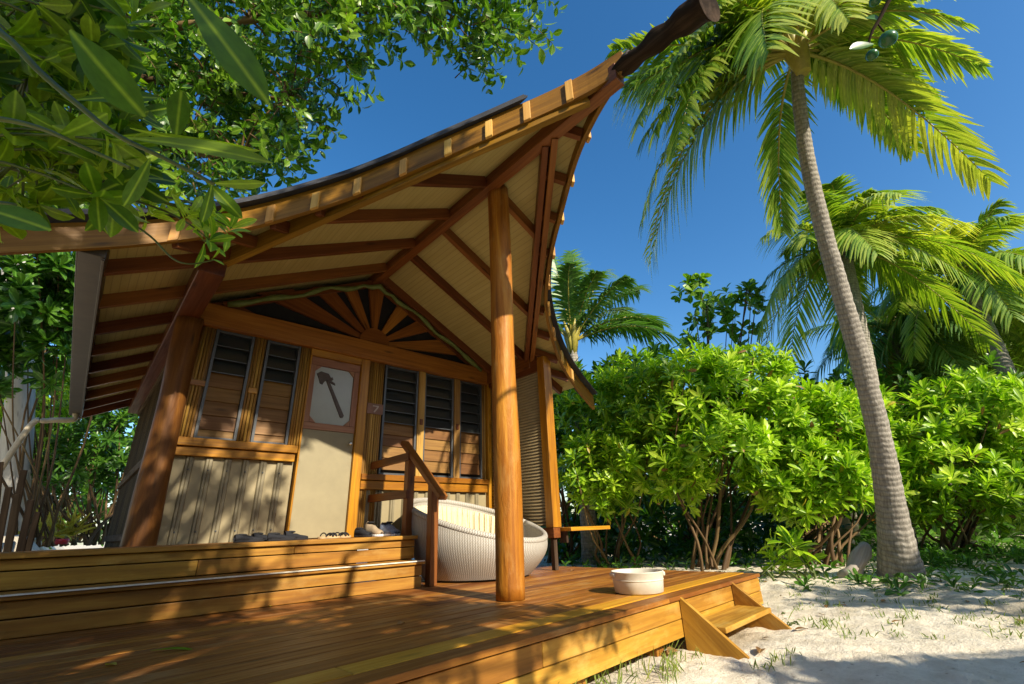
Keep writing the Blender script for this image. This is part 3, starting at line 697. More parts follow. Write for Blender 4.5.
# rafters
def clipy(s, d): # y of diagonal beam
    return 1.92+(2.16-(HX-d))*1.428 if s < 0 else 2.04+(HX+d-2.48)*1.22
for s, ys_ in ((-1, (2.93, 3.59, 4.32, 5.05, 5.8, 6.55, 7.3, 8.05, 8.8, 9.55, 10.2)), (1, (2.94, 3.86, 4.59, 5.35, 6.2, 7.0, 7.8, 8.6))):
    for y in ys_:
        dmax = EAVE
        ds = [d for d in np.linspace(.1, EAVE, 80) if clipy(s, d) < y]
        dmax = max(ds) if ds else .3
        if y > (4.0 if s < 0 else 4.5): dmax = EAVE-.02
        zc = 3.375-.062
        mb = MB(); mb.board((HX+s*.056, y, zc-TAN*.056), (HX+s*dmax, y, zc-TAN*dmax), .055, .115, tint=None); mb.build('rafter', 'redwood', hut, .004)
for s in (-1, 1):
    for k, off in enumerate((0., .10)):
        d0, d1 = ((.06, 1.98) if s < 0 else (.03, 2.05))
        y0, y1 = clipy(s, d0)+off*1.2, clipy(s, d1)+off*1.2
        if s < 0 and k: continue
        zc = 3.375-.085
        mb = MB(); mb.board((HX+s*d0, y0, zc-TAN*d0), (HX+s*d1, y1, zc-TAN*d1), .06, .16); mb.build('barge_beam', 'fascia' if s < 0 else 'redwood', hut, .005)
# outriggers with block ends coloured as sunlit on the curved fascia
for s, dl in ((-1, (.17, .37, .56, .77, 1.0, 1.25, 1.5, 1.77, 2.05, 2.34)), (1, (.2, .42, .66, .92, 1.2, 1.5, 1.85, 2.22, 2.56))):
    c = curves[s]; dd = [p[0] for p in c]; yy = [p[1] for p in c]
    for i, d in enumerate(dl):
        y = np.interp(d, dd, yy); e = .03; t = nrm(V(s*e*2, np.interp(d+e, dd, yy)-np.interp(d-e, dd, yy), 0)); nv = V(t[1], -t[0], 0)*s; nv = nv if nv[1] < 0 else -nv
        nv = nrm(V(nv[0], nv[1], 0)); inw = nrm(V(-s*.78, .63, 0))
        def P3(q, zz): return V(q[0], q[1], zz-TAN*abs(q[0]-HX))
        q0 = V(HX+s*d, y, 0)-nv*.03
        # run back to the barge beam
        L_ = .02
        while L_ < 1.2 and clipy(s, max(0, s*((q0+inw*L_)[0]-HX))) > (q0+inw*L_)[1] and s*((q0+inw*L_)[0]-HX) > .08: L_ += .02
        q1 = q0+inw*(L_+.03)
        mb = MB(); mb.board(P3(q1, 3.30), P3(q0, 3.30), .055, .10); mb.build('outrigger', 'redwood', hut, .003)
        top = .145 if i > 2 else .20-.02*i
        mb = MB(); cpos = V(HX+s*d, y, 0)
        z0 = ZB-TAN*d
        mb.prism([tuple(cpos+nv*.019+t*a+V(0, 0, z0+zz+TAN*(-a*s*t[0]))) for a, zz in ((-.030, -.012), (.030, -.012), (.030, top), (-.030, top))], tuple(nv*.028), grain=(0, 0, 1)); mb.build('rafter_end', 'sunlit_end', hut, .004)
# rough finial log at the tip of the ridge
mb = MB(); pts = catmull([(HX, 1.62, 3.30), (HX, 1.28, 3.33), (HX-.01, 1.0, 3.30), (HX+.01, .78, 3.31), (HX, .57, 3.27)], 5)
mb.tube(pts, [.055+.012*math.sin(i*1.3)+.075*(i/20)**2.2 for i in range(21)], 16, wob=.09); mb.build('finial_log', 'darklog', hut)
mb = MB(); mb.lathe([(.04, 0), (.075, 0), (.075, .05), (.04, .05)], 14)
o = mb.build('finial_collar', 'gutter', hut); o.location = (HX, 1.22, 3.34); o.rotation_euler = (R(90), 0, 0); o.matrix_parent_inverse = Matrix.Translation(-hut.location)
# gutter and downpipe along the left eave
gx = HX-EAVE+.07
mb = MB(); zg_ = 3.375-TAN*EAVE
mb.box(gx-.135, gx-.005, 3.97, BY-.4, zg_-.11, zg_-.098); mb.box(gx-.145, gx-.134, 3.97, BY-.4, zg_-.11, zg_+.01); mb.box(gx-.006, gx+.012, 3.97, BY-.4, zg_-.13, zg_+.04); mb.box(gx-.145, gx+.01, 3.958, 3.969, zg_-.112, zg_+.02)
gut = mb.build('gutter', 'gutter', hut, .003)
mb = MB(); mb.tube(catmull([(gx-.07, BY-.55, zg_-.1), (gx-.07, BY-.55, zg_-.2), (gx-.35, BY-.6, zg_-.26), (gx-.52, BY-.6, zg_-.4), (gx-.75, BY-.6, .3), (gx-.8, BY-.6, -.6)], 6), .04, 10); mb.build('downpipe', 'pvc', gut)
# green hose hung along the gable
mb = MB(); pts = []
for i, x in enumerate(np.linspace(.75, 4.28, 34)):
    pts.append((x, FY-.13-.03*math.sin(i*.9), pl(x, 3.27)-.05-.022*math.sin(i*1.1)-.02*abs(math.sin(i*.35))-(.08 if abs(x-HX) < .15 else 0)))
mb.tube(pts, [.028+.008*math.sin(i*1.7) for i in range(34)], 8, wob=.12)
tag(mb.build('hose', 'rope', None), 'lumpy green hose tied along the sloping gable edge under the roof', 'hose')

# ------------------------------------------------------------------ porch, deck, steps
def decking(mb, x0, x1, y0, y1, top, bw=.14, gap=.007, th=.03, seed=1, skipfun=None):
    rg = random.Random(seed); y = y0
    while y < y1-.03:
        ye = min(y+bw-gap, y1); cuts = [x0]+sorted(rg.uniform(x0+.5, x1-.5) for _ in range(1 if x1-x0 > 3 else 0))+[x1]
        for a, b_ in zip(cuts[:-1], cuts[1:]): mb.board((a+.001, (y+ye)/2, top-th/2), (b_-.002, (y+ye)/2, top-th/2), ye-y, th, tint=min(1, max(0, rg.gauss(.5, .25))))
        y += bw
DZ = -.5; DF = 1.98; DR = 5.16
deck = thing('wooden_deck', (1.5, 3.2, -.85), 'low varnished plank deck in front of the hut, dappled with leaf shade', 'deck')
mb = MB(); decking(mb, -2.6, DR, DF+.298, 4.50, DZ, seed=4); decking(mb, 2.85, DR, 4.50, 5.30, DZ, seed=5)
decking(mb, -2.6, DR, DF, DF+.142, DZ, seed=6)
mb.build('decking', 'deck', deck, .004)
mb = MB(); mb.board((-2.6, DF+.22, DZ-.0145), (.95, DF+.22, DZ-.0145), .142, .031, tint=.45); mb.board((.953, DF+.22, DZ-.0145), (DR, DF+.22, DZ-.0145), .142, .031, tint=.6); mb.build('edge_plank', 'yellowdeck', deck, .004)
for k, z in enumerate((DZ-.092, DZ-.205)):
    mb = MB(); mb.board((-2.6, DF+.03, z), (1.9-.6*k, DF+.03, z), .035, .108); mb.board((1.903-.6*k, DF+.03, z), (DR-.02, DF+.03, z), .035, .108); mb.build('fascia_board', 'riser', deck, .004)
    mb = MB(); mb.board((DR-.035, DF+.06, z), (DR-.035, 5.3, z), .035, .108); mb.build('fascia_board', 'riser', deck, .004)
mb = MB()
for y in np.arange(2.3, 5.2, .55): mb.box(-2.5, DR-.08, y, y+.05, DZ-.16, DZ-.032)
mb.build('joist', 'grey_wood', deck)
for x in (-2.2, -.6, 1.0, 2.3, 3.2, 4.6):
    for y in (2.12, 4.0): MB().box(x-.05, x+.05, y-.05, y+.05, -.95, DZ-.03).build('stump', 'riser' if y < 3 else 'grey_wood', deck)

def swing(o):                     # the deck edge runs 4 degrees off the hut front
    p = V(1.0, DF); q = V(o.location[0], o.location[1])-p; a = R(4.2)
    o.location = (p[0]+q[0]*math.cos(a)-q[1]*math.sin(a), p[1]-.13+q[0]*math.sin(a)+q[1]*math.cos(a), o.location[2]); o.rotation_euler = (0, 0, a)
swing(deck)
por = thing('entry_porch', (.7, 4.6, -.85), 'raised plank porch with a low step running along the front of the hut', 'porch')
PXR = 2.68; PYF = 4.52; PZ = -.045
mb = MB(); decking(mb, -2.4, PXR, PYF-.02, FY-.02, PZ, bw=.125, seed=9); mb.build('decking', 'deck', por, .004)
mb = MB(); mb.box(-2.4, PXR+.02, PYF-.045, PYF-.022, PZ-.035, PZ+.001); mb.build('nosing', 'riser', por, .005)
hgt = (PZ-.035+.265)/2
for a, b_ in ((PZ-.037, -.150), (-.152, -.262)):
    mb = MB(); mb.board((-2.4, PYF, (a+b_)/2), (.8 if a < -.1 else 1.5, PYF, (a+b_)/2), .03, a-b_-.006); mb.board((.803 if a < -.1 else 1.503, PYF, (a+b_)/2), (PXR, PYF, (a+b_)/2), .03, a-b_-.006); mb.build('riser_board', 'riser', por, .004)
mb = MB(); mb.box(-2.4, PXR-.075, 4.178, 4.1885, -.272, -.2625); mb.build('tread_glint', 'edge', por)
mb = MB(); mb.box(-2.4, PXR-.06, 4.19, 4.345, -.297, -.265); mb.box(-2.4, PXR-.06, 4.352, PYF-.017, -.297, -.2655); mb.build('tread', 'riser', por, .006)
for a, b_ in ((-.299, -.395), (-.399, -.498)):
    mb = MB(); mb.board((-2.4, 4.235, (a+b_)/2), (PXR-.08, 4.235, (a+b_)/2), .03, a-b_-.004); mb.build('riser_board', 'riser', por, .004)
mb = MB(); mb.box(PXR-.035, PXR-.005, PYF+.02, FY-.03, -.49, PZ-.036); mb.box(PXR-.11, PXR-.081, 4.252, PYF-.02, -.49, -.298); mb.build('side_board', 'redwood', por, .003)
mb = MB(); mb.box(-2.3, PXR-.2, FY-.1, FY-.05, -.9, PZ-.04); mb.build('back_board', 'grey_wood', por)

# handrail at the end of the steps
hr = thing('handrail', (2.72, 4.4, -.5), 'brown timber handrail sloping down beside the porch steps and wicker chair', 'handrail')
mb = MB(); mb.box(2.69, 2.775, 4.22, 4.305, -.499, .46); mb.build('post', 'redwood', hr, .005)
mb = MB(); mb.box(2.655, 2.74, 4.66, 4.745, -.499, .80); mb.build('post', 'redwood', hr, .005)
mb = MB(); mb.board((2.70, 4.86, .955), (2.70, 4.03, .29), .095, .055); mb.build('top_rail', 'redwood', hr, .008)
mb = MB(); mb.board((2.66, 4.65, .77), (2.60, FY-.06, .75), .045, .085); mb.build('rail', 'redwood', hr, .005)
mb = MB(); mb.board((2.66, 4.65, .37), (2.60, FY-.06, .37), .045, .085); mb.build('rail', 'redwood', hr, .005)

# small stair at the front edge
st = thing('deck_stair', (3.95, 1.9, -.85), 'short two-sided timber stair from the deck edge down to the sand', 'stair')
for x in (3.42, 4.42):
    mb = MB(); mb.prism([(x, DF+.008, DZ-.005), (x, DF+.008, -.85), (x, 1.86, -.90), (x, 1.545, -.90), (x, 1.53, -.865)], (.035, 0, 0), grain=(0, .7, .7)); mb.build('stringer', 'riser', st, .004)
mb = MB(); mb.box(3.457, 4.418, 1.70, 1.97, -.715, -.68); mb.build('tread', 'riser', st, .005); swing(st)
# bench board
be = thing('timber_bench', (4.95, 4.2, -.5), 'narrow orange timber bench board fixed to the post beside the hedge', 'bench')
mb = MB(); mb.board((4.58, 4.19, -.045), (5.36, 4.19, -.045), .28, .045); mb.build('seat', 'wood', be, .006)
mb = MB(); mb.box(4.585, 4.62, 4.14, 4.26, -.20, -.069); mb.build('bracket', 'grey_wood', be, .004)

# ------------------------------------------------------------------ wicker daybed
CH = V(3.52, 4.55, DZ); rng = np.random.default_rng(5)
ch = thing('wicker_chair', CH, 'round white wicker bowl daybed chair with a high sloping back', 'chair')
hi = math.atan2(.966, -.24)      # direction of the high back
def rim(a): return .60+.245*math.cos(a-hi)
def ring_pt(a, r, z): return CH+V(r*math.cos(a), r*math.sin(a), z)
N_, K_ = 72, 14
def shell(mb, inner):
    vs, g, fs = [], [], []
    for k in range(K_+1):
        t = k/K_
        for i in range(N_):
            a = 2*PI*i/N_; H = rim(a); r = (.60+.19*math.sin(min(1, t*1.05)*PI*.58)+.015*t) - (.045 if inner else 0)
            z = .02+t*(H-.02) if not inner else max(.17, .02+t*(H-.02))
            if inner and t < .3: r = r*(.15+.85*t/.3)
            vs.append(ring_pt(a, r, z)); g.append(V(a*.8, t*H, 0))
    for k in range(K_):
        for i in range(N_): 
            q_ = (k*N_+i, k*N_+(i+1) % N_, (k+1)*N_+(i+1) % N_, (k+1)*N_+i); fs.append(q_[::-1] if inner else q_)
    mb.add(vs, fs, g, .5, True)
mb = MB(); shell(mb, False); mb.build('bowl', 'wicker', ch)
mb = MB(); shell(mb, True); mb.build('lining', 'wicker', ch)
pts = [ring_pt(a, .775, rim(a)+.005) for a in np.linspace(0, 2*PI, 73)]
mb = MB(); mb.tube(pts, .034, 10); mb.build('rim', 'wicker', ch)
mb = MB(); 
vs, fs, g = [], [], []
prof = [(0, .30), (.3, .315), (.55, .31), (.66, .28), (.695, .24), (.68, .19), (.3, .18), (0, .18)]
mb.lathe([(max(r, .001), z) for r, z in prof], 40, CH); mb.build('seat_cushion', 'cushion', ch)
# fringed throw over the inside of the back
mb = MB()
for i in range(96):
    a = hi-1.45+2.9*i/95; H = rim(a); top = H*.93; wv_ = .012*math.sin(i*1.9)
    pr = [(.742+wv_, top), (.735+wv_, top-.06), (.70+wv_+random.uniform(-.01, .01), max(.36, top-.30)+random.uniform(-.02, .02)), (.66, max(.31, top-.48))]
    pts = [ring_pt(a+random.uniform(-.006, .006), r, z) for r, z in pr]
    mb.tube(pts, [.017, .018, .015, .008], 6)
tag(mb.build('throw_blanket', 'throw', None), 'cream fringed throw hanging inside the back of the wicker bowl chair', 'blanket')

# tub
TB = V(3.40, 2.36, DZ)
tb = thing('wash_tub', TB, 'round cream foot tub standing on the deck near the stair', 'tub')
MB().lathe([(.001, .004), (.176, .004), (.184, .010), (.192, .09), (.198, .142), (.201, .147), (.201, .152), (.193, .153), (.189, .145), (.180, .06), (.165, .03), (.001, .03)], 40, TB).build('basin', 'tub', tb)
MB().lathe([(.190, .088), (.1945, .090), (.1955, .096), (.1935, .099)], 40, TB).build('band', 'tub', tb)
for a in (2.5, 5.6):
    mb = MB(); c0 = TB+V(.197*math.cos(a), .197*math.sin(a), .128); tv = V(-math.sin(a), math.cos(a), 0); mb.board(c0-tv*.05, c0+tv*.05, .022, .03); mb.build('grip', 'tub', tb, .008)

# ------------------------------------------------------------------ footwear
def shoe_mesh(L_, Wd, H, heel, open_=False):
    """lofted upper: sections along x from heel to toe"""
    secs = [(-.5, .55, heel*.9), (-.44, .78, heel), (-.3, .84, heel*.90), (-.16, .80, H*.86), (.0, .86, H*.80), (.12, .95, H*.58), (.27, 1., H*.46), (.38, .92, H*.40), (.47, .66, H*.30), (.5, .3, H*.2)]
    vs, g, fs = [], [], []; n = 12
    for x, w_, h_ in secs:
        for k in range(n):
            a = PI*k/(n-1); y = math.cos(a)*Wd/2*w_; z = (math.sin(a)**.6)*h_
            vs.append(V(x*L_, y, z+.018)); g.append(V(x*L_, y, z))
    for i in range(len(secs)-1):
        for k in range(n-1): fs.append((i*n+k, i*n+k+1, (i+1)*n+k+1, (i+1)*n+k))
        fs.append((i*n+n-1, i*n, (i+1)*n, (i+1)*n+n-1))
    fs += [tuple(range(n)), tuple(range((len(secs)-1)*n, len(secs)*n))[::-1]]
    mb = MB(); mb.add(vs, fs, g, .5, True); return mb
def sole_mesh(L_, Wd, th):
    out = [(-.5, .25), (-.47, .6), (-.35, .8), (-.1, .74), (.15, .95), (.3, 1.), (.42, .8), (.49, .5), (.52, .2)]
    poly = [(x*L_, w_*Wd/2, 0) for x, w_ in out]+[(x*L_, -w_*Wd/2, 0) for x, w_ in out[::-1]]
    return MB().prism(poly[::-1], (0, 0, th))
def shoe(name, x, y, az, up, sole, label, cat, L_=.26, H=.075, heel=.075, group=None, laces=False, mouth=True):
    t = thing(name, (0, 0, 0), label, cat, group)
    shoe_mesh(L_, .092, H, heel).build('upper', up, t); sole_mesh(L_, .10, .022).build('sole', sole, t, .004)
    if mouth:
        mb = MB(); mb.ball((-.26*L_, 0, heel*.93+.012), (.21*L_, .032, .012), 12, 6); mb.build('lining', 'shoedark', t)
    if laces:
        mb = MB()
        for i in range(4): mb.board((-.06*L_+i*.016, -.022, .082-.006*i), (-.06*L_+i*.016, .022, .082-.006*i), .006, .005)
        mb.build('laces', 'sole', t)
    t.location = (x, y, PZ+.001); t.rotation_euler = (0, 0, R(az)); return t
g1 = 'dark slip-on shoes by the door'
shoe('slip_on_shoe', 1.20, 4.80, 8, 'shoe', 'shoedark', 'dark grey slip-on shoe at the left end of the row by the wall', 'shoe', group=g1, H=.045, heel=.05, L_=.235)
shoe('slip_on_shoe', 1.36, 4.95, 25, 'shoe', 'shoedark', 'dark grey slip-on shoe tucked behind the leftmost shoe of the row', 'shoe', group=g1, H=.05, heel=.058, L_=.235)
shoe('slip_on_shoe', 1.47, 4.80, -4, 'shoe', 'shoedark', 'dark grey slip-on shoe just right of the leftmost pair', 'shoe', group=g1, H=.045, heel=.052, L_=.235)
shoe('slip_on_shoe', 1.64, 4.93, 14, 'shoe', 'shoedark', 'dark grey slip-on shoe nearest the beige door', 'shoe', group=g1, H=.05, heel=.065, L_=.235)
def sandal(x, y, az, label):
    t = thing('sandal', (0, 0, 0), label, 'sandal', 'tan sandals on the doorstep')
    sole_mesh(.24, .095, .022).build('sole', 'sandal', t, .004)
    for px in (.05, .01):
        mb = MB(); mb.tube([(px*1.0, .045*math.cos(a), .018+.028*math.sin(a)) for a in np.linspace(0, PI, 9)], .010, 6); mb.build('strap', 'shoedark', t)
    mb = MB(); mb.tube([(-.07+.0*a, .042*math.cos(a), .018+.035*math.sin(a)) for a in np.linspace(0, PI, 9)], .006, 6); mb.build('strap', 'shoedark', t)
    t.location = (x, y, PZ+.001); t.rotation_euler = (0, 0, R(az))
sandal(1.93, 4.86, 20, 'tan strapped sandal on the doorstep, left one of two'); sandal(2.09, 4.94, 28, 'tan strapped sandal on the doorstep, right one of two')
shoe('walking_shoe', 2.47, 5.0, -78, 'tan', 'sole', 'tan suede walking shoe standing left of the blue sneakers', 'shoe', heel=.14, H=.12)
shoe('sneaker', 2.575, 4.88, -82, 'blue', 'sole', 'blue grey mesh sneaker with white sole beside the tan shoe', 'sneaker', group='blue grey sneakers', heel=.125, H=.11, laces=True)
shoe('sneaker', 2.655, 4.94, -88, 'blue', 'sole', 'blue grey mesh sneaker with white sole at the porch end near the handrail', 'sneaker', group='blue grey sneakers', heel=.135, H=.11, laces=True)
shoe('slip_on_shoe', 2.37, 5.05, -80, 'shoe', 'shoedark', 'black shoe standing in the shadow right of the door frame', 'shoe', heel=.08)
#PART3
# ------------------------------------------------------------------ palms
trk = [at(x, y, d) for x, y, d in ((903, 583, 5.40), (893, 520, 5.42), (880, 440, 5.48), (863, 370, 5.55), (843, 300, 5.62), (822, 225, 5.70), (807, 158, 5.78), (799, 100, 5.83), (797, 62, 5.86))]
trk[0] = V(trk[0][0], trk[0][1], float(gz(trk[0][0], trk[0][1]))-.06)
make_palm('coconut_palm', trk, [.25, .158, .122, .111, .101, .093, .085, .075, .066], at(796, 52, 5.88), [
    (180, 14, 2.5, .24), (186, 8, 2.6, .5), (192, 10, 2.75, .80), (200, 4, 2.6, .95), (222, 10, 2.3, .95, {'yellow': .1, 'hang': .7, 'lw': .85}), (142, 8, 2.6, 1.0, {'yellow': .2, 'hang': .8}), (168, 4, 2.5, .95), (165, 26, 2.5, .4), (195, -2, 2.45, .68), (205, 16, 2.4, .72), (178, 0, 2.35, .62), (158, 2, 2.5, 1.0, {'yellow': .25}), (245, 10, 2.0, 1.0, {'yellow': .28}), (290, 18, 1.7, .9, {'yellow': .15}), (20, 18, 2.0, .85),
    (258, 14, 1.9, .95, {'yellow': .25}), (305, 8, 1.5, .95, {'yellow': .12}), (352, 22, 1.9, .9, {'yellow': .1}), (12, 4, 2.25, .92, {'yellow': .3, 'hang': .7, 'sparse': .15}),
    (8, 20, 1.8, .8), (30, 45, 2.0, .5), (75, 60, 2.4, .35), (120, 50, 2.5, .35), (150, 35, 2.5, .35), (200, 50, 2.2, .4), (290, 62, 2.2, .3), (75, 10, 2.2, .8), (212, 22, 2.3, .7, {'yellow': .15}), (320, 30, 1.5, .6)],
    'tall leaning coconut palm with ringed grey trunk rising from the sand', seed=3, nuts=0, nl=56)
def palm_at(px, py, d, r, label, seed, fr, group='palms behind the hedge', mat='frond', nl=44, dry=(), lean=(0, 0), nuts=0):
    C = at(px, py, d); b0 = V(C[0]+lean[0], C[1]+lean[1], float(gz(C[0]+lean[0], C[1]+lean[1])))
    pts = [b0, b0*.66+C*.34+V(.05, .02, 0), b0*.33+C*.67+V(.03, .0, 0), C-V(0, 0, .15)]
    return make_palm('coconut_palm', pts, [r*1.6, r*1.1, r, r*.8], C, fr, label, seed, mat, group, nl=nl, dry=dry, nuts=nuts)
def fan(n, Lh, seed, e0=-15, e1=70, d0=.35, d1=.8, start=0):
    rg = random.Random(seed); out = []
    for i in range(n):
        q = i/(n-1); el = e0+(e1-e0)*q
        out.append(((start+i*137.5+rg.uniform(-15, 15)) % 360, el+rg.uniform(-6, 6), Lh*rg.uniform(.85, 1.12)*(1-.15*q), d1+(d0-d1)*q+rg.uniform(-.08, .08), {'yellow': rg.uniform(-.15, .22), 'lw': .92}))
    return out
palm_at(842, 246, 10.5, .16, 'palm with a full crown just behind the leaning palm trunk', 21, fan(30, 2.5, 4), nuts=2, lean=(-.62, .55))
palm_at(962, 274, 11.5, .16, 'palm with arching yellow green fronds above the right hand hedge', 22, fan(32, 2.7, 9, start=40), nuts=2)
palm_at(1035, 305, 12.5, .16, 'palm whose fronds reach in at the right edge above the hedge', 23, fan(30, 2.9, 12, start=80))
palm_at(572, 343, 10.5, .12, 'dark green palm whose fronds show between the roof eave and the sky', 24, [(12, 54, 3.6, .36), (25, 65, 3.7, .26), (60, 77, 3.7, .2), (100, 77, 3.6, .2), (150, 60, 3.2, .3), (30, 50, 3.5, .4), (0, 38, 3.0, .45), (350, 26, 2.7, .55), (335, 55, 2.8, .4), (200, 45, 2.5, .4), (260, 60, 2.6, .35), (300, 60, 2.6, .4), (40, 80, 3.3, .2), (20, 40, 3.0, .5)], mat='fronddark')
palm_at(890, 330, 13.5, .15, 'shorter palm with brown hanging fronds beside the far roof', 25, fan(28, 2.9, 31, start=10, e0=-40, e1=55), dry=(0, 1, 3), mat='fronddark')

# ------------------------------------------------------------------ hedge bushes (each rooted in the sand)
def lob(px, py, d, rx, ry): return (at(px, py, d), (rx/F_PX*d, rx/F_PX*d, ry/F_PX*d))
def ground_at(px, d):
    p = at(px, 545, d); return (p[0], p[1], float(gz(p[0], p[1])))
hg = 'leafy bushes of the hedge beyond the deck'
make_bush('beach_bush', ground_at(615, 8.2), [lob(608, 420, 8.7, 52, 48), (lob(650, 405, 8.3, 48, 50)), lob(598, 470, 8.0, 42, 32), lob(640, 455, 7.8, 40, 35), lob(600, 497, 7.8, 30, 22)], 560, 'bright green bush between the hut eave and the bench board', seed=31, group=hg, stems=10)
make_bush('beach_bush', ground_at(705, 7.3), [lob(700, 402, 7.9, 55, 52), lob(752, 396, 8.1, 52, 50), lob(715, 450, 7.3, 58, 36), lob(775, 432, 7.6, 46, 42), lob(680, 480, 7.2, 30, 24), lob(770, 482, 7.2, 30, 26)], 720, 'tallest bright green bush of the hedge, with brown stems above the small stair', seed=32, group=hg, stems=12)
make_bush('beach_bush', ground_at(825, 7.2), [lob(826, 432, 7.8, 46, 42), lob(862, 424, 8.3, 38, 34), lob(818, 478, 7.2, 46, 34), lob(862, 470, 7.6, 34, 34), lob(800, 505, 7.0, 26, 20)], 540, 'bright green bush just left of the leaning palm trunk', seed=33, group=hg, stems=10)
make_bush('beach_bush', ground_at(950, 7.4), [lob(930, 432, 7.9, 46, 40), lob(985, 418, 7.8, 50, 46), lob(950, 478, 7.5, 50, 32), lob(1030, 455, 7.4, 46, 50), lob(1000, 500, 7.2, 34, 26), lob(930, 505, 7.4, 24, 20)], 580, 'green bush right of the leaning palm trunk at the picture edge', seed=34, group=hg, stems=12, mat='leaf')
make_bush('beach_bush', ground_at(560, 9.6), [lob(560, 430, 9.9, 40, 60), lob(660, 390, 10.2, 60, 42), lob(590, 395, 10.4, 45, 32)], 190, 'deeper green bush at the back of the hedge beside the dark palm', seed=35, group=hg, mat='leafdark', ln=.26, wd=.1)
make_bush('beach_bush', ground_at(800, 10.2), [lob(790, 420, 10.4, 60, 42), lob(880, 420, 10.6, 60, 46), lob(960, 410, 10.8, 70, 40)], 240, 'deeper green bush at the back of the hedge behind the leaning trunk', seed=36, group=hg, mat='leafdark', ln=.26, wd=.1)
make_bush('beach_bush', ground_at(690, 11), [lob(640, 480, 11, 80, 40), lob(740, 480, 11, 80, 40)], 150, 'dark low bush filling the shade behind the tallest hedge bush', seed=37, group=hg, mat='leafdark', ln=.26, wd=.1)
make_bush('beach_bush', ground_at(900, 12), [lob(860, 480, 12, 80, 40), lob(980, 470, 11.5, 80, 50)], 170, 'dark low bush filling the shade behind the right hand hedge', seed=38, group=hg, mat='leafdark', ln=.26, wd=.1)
# low bright plants
make_bush('low_plant', ground_at(793, 5.9), [lob(790, 556, 5.9, 20, 20)], 9, 'small bright big-leaved plant at the far corner of the deck', 'plant', ln=.24, wd=.10, nleaf=9, stems=7, seed=41, rs=.01, stemmat='greenstem')
make_bush('low_plant', ground_at(782, 4.0), [lob(780, 648, 4.0, 14, 8)], 4, 'small green seedling in the sand beside the small stair', 'plant', ln=.13, wd=.07, nleaf=6, stems=4, seed=42, rs=.006, stemmat='greenstem')
# slender tree above the hedge
make_bush('slender_tree', ground_at(715, 11.4), [lob(696, 300, 11.4, 20, 24), lob(735, 312, 11.4, 32, 26), lob(712, 338, 11.2, 34, 22)], 75, 'slender tree with sparse round leaves rising above the hedge top', 'tree', ln=.24, wd=.14, nleaf=7, stems=18, seed=43, mat='leafsmall', rs=.02)
# feathery tree
rng = np.random.default_rng(51)
def feathery(px, py, d, rx, ry, n, label, seed):
    rng = np.random.default_rng(seed); base = ground_at(px, d); t = thing('feathery_tree', base, label, 'tree')
    c, r = lob(px, py, d, rx, ry); dd = sph(rng, n, .4); P = c+dd*np.array(r)*(rng.random((n, 1))**.4)
    A = dd+V(0, 0, .4)+rng.normal(0, .3, (n, 3))
    obj('foliage', leafmesh('foliage', [rosettes(P, A, 22, .34, .028, rng, (5, 80), 'oval', .3, .9)]), M['feather'], t)
    mb = MB()
    for i in range(10): 
        p = P[i*5]; b0 = V(base); mb.tube(catmull([b0, b0*.5+p*.5+V(rng.normal(0, .1), 0, .2), p], 4), list(np.linspace(.06, .012, 9)), 6)
    mb.build('trunk', 'stem', t)
feathery(950, 362, 12.2, 48, 30, 190, 'feathery light green tree behind the right hand hedge', 52)

# ------------------------------------------------------------------ neighbouring hut seen through the hedge
nb = ground_at(890, 14.5); nh = thing('distant_hut', nb, 'far brown hut whose roof edge and low wall show through the hedge', 'hut')
c0 = V(nb); ex = nrm(RT0); ey = FWH
def nq(a, b_, z): return c0+ex*a+ey*b_+V(0, 0, z)
mb = MB()
for z in np.arange(0, 2.3, .2): mb.board(nq(-3.4, 0, z+.1), nq(2.2, 0, z+.1), .05, .185)
mb.build('wall', 'grey_wood', nh)
mb = MB(); mb.board(nq(-3.6, -.5, .5), nq(2.4, -.5, .5), .8, .12); mb.build('porch_board', 'wood', nh)
zt = at(905, 384, 14.5)[2]-nb[2]
mb = MB(); mb.prism([nq(-3.8, -.8, 2.2), nq(.6, -.8, zt+.1), nq(2.9, -.8, 2.2), nq(2.9, -.8, 2.4), nq(.6, -.8, zt+.35), nq(-3.8, -.8, 2.4)], ey*4); mb.build('roof', 'redwood', nh)
mb = MB(); mb.board(nq(-2.6, -.02, .3), nq(-2.6, -.02, 2.0), .9, .06, up=tuple(ey)); mb.build('door', 'dark', nh)
# pale basin under the hedge
pb = ground_at(850, 9.4); t = thing('pale_basin', pb, 'pale upright washbasin half hidden under the hedge near the palm', 'basin')
MB().lathe([(.01, .3), (.22, .32), (.27, .72), (.29, .74), (.26, .74), (.2, .4), (.01, .38)], 24, pb).build('bowl', 'tub', t); MB().tube([V(pb), V(pb)+V(0, 0, .31)], .1, 12).build('pedestal', 'tub', t)

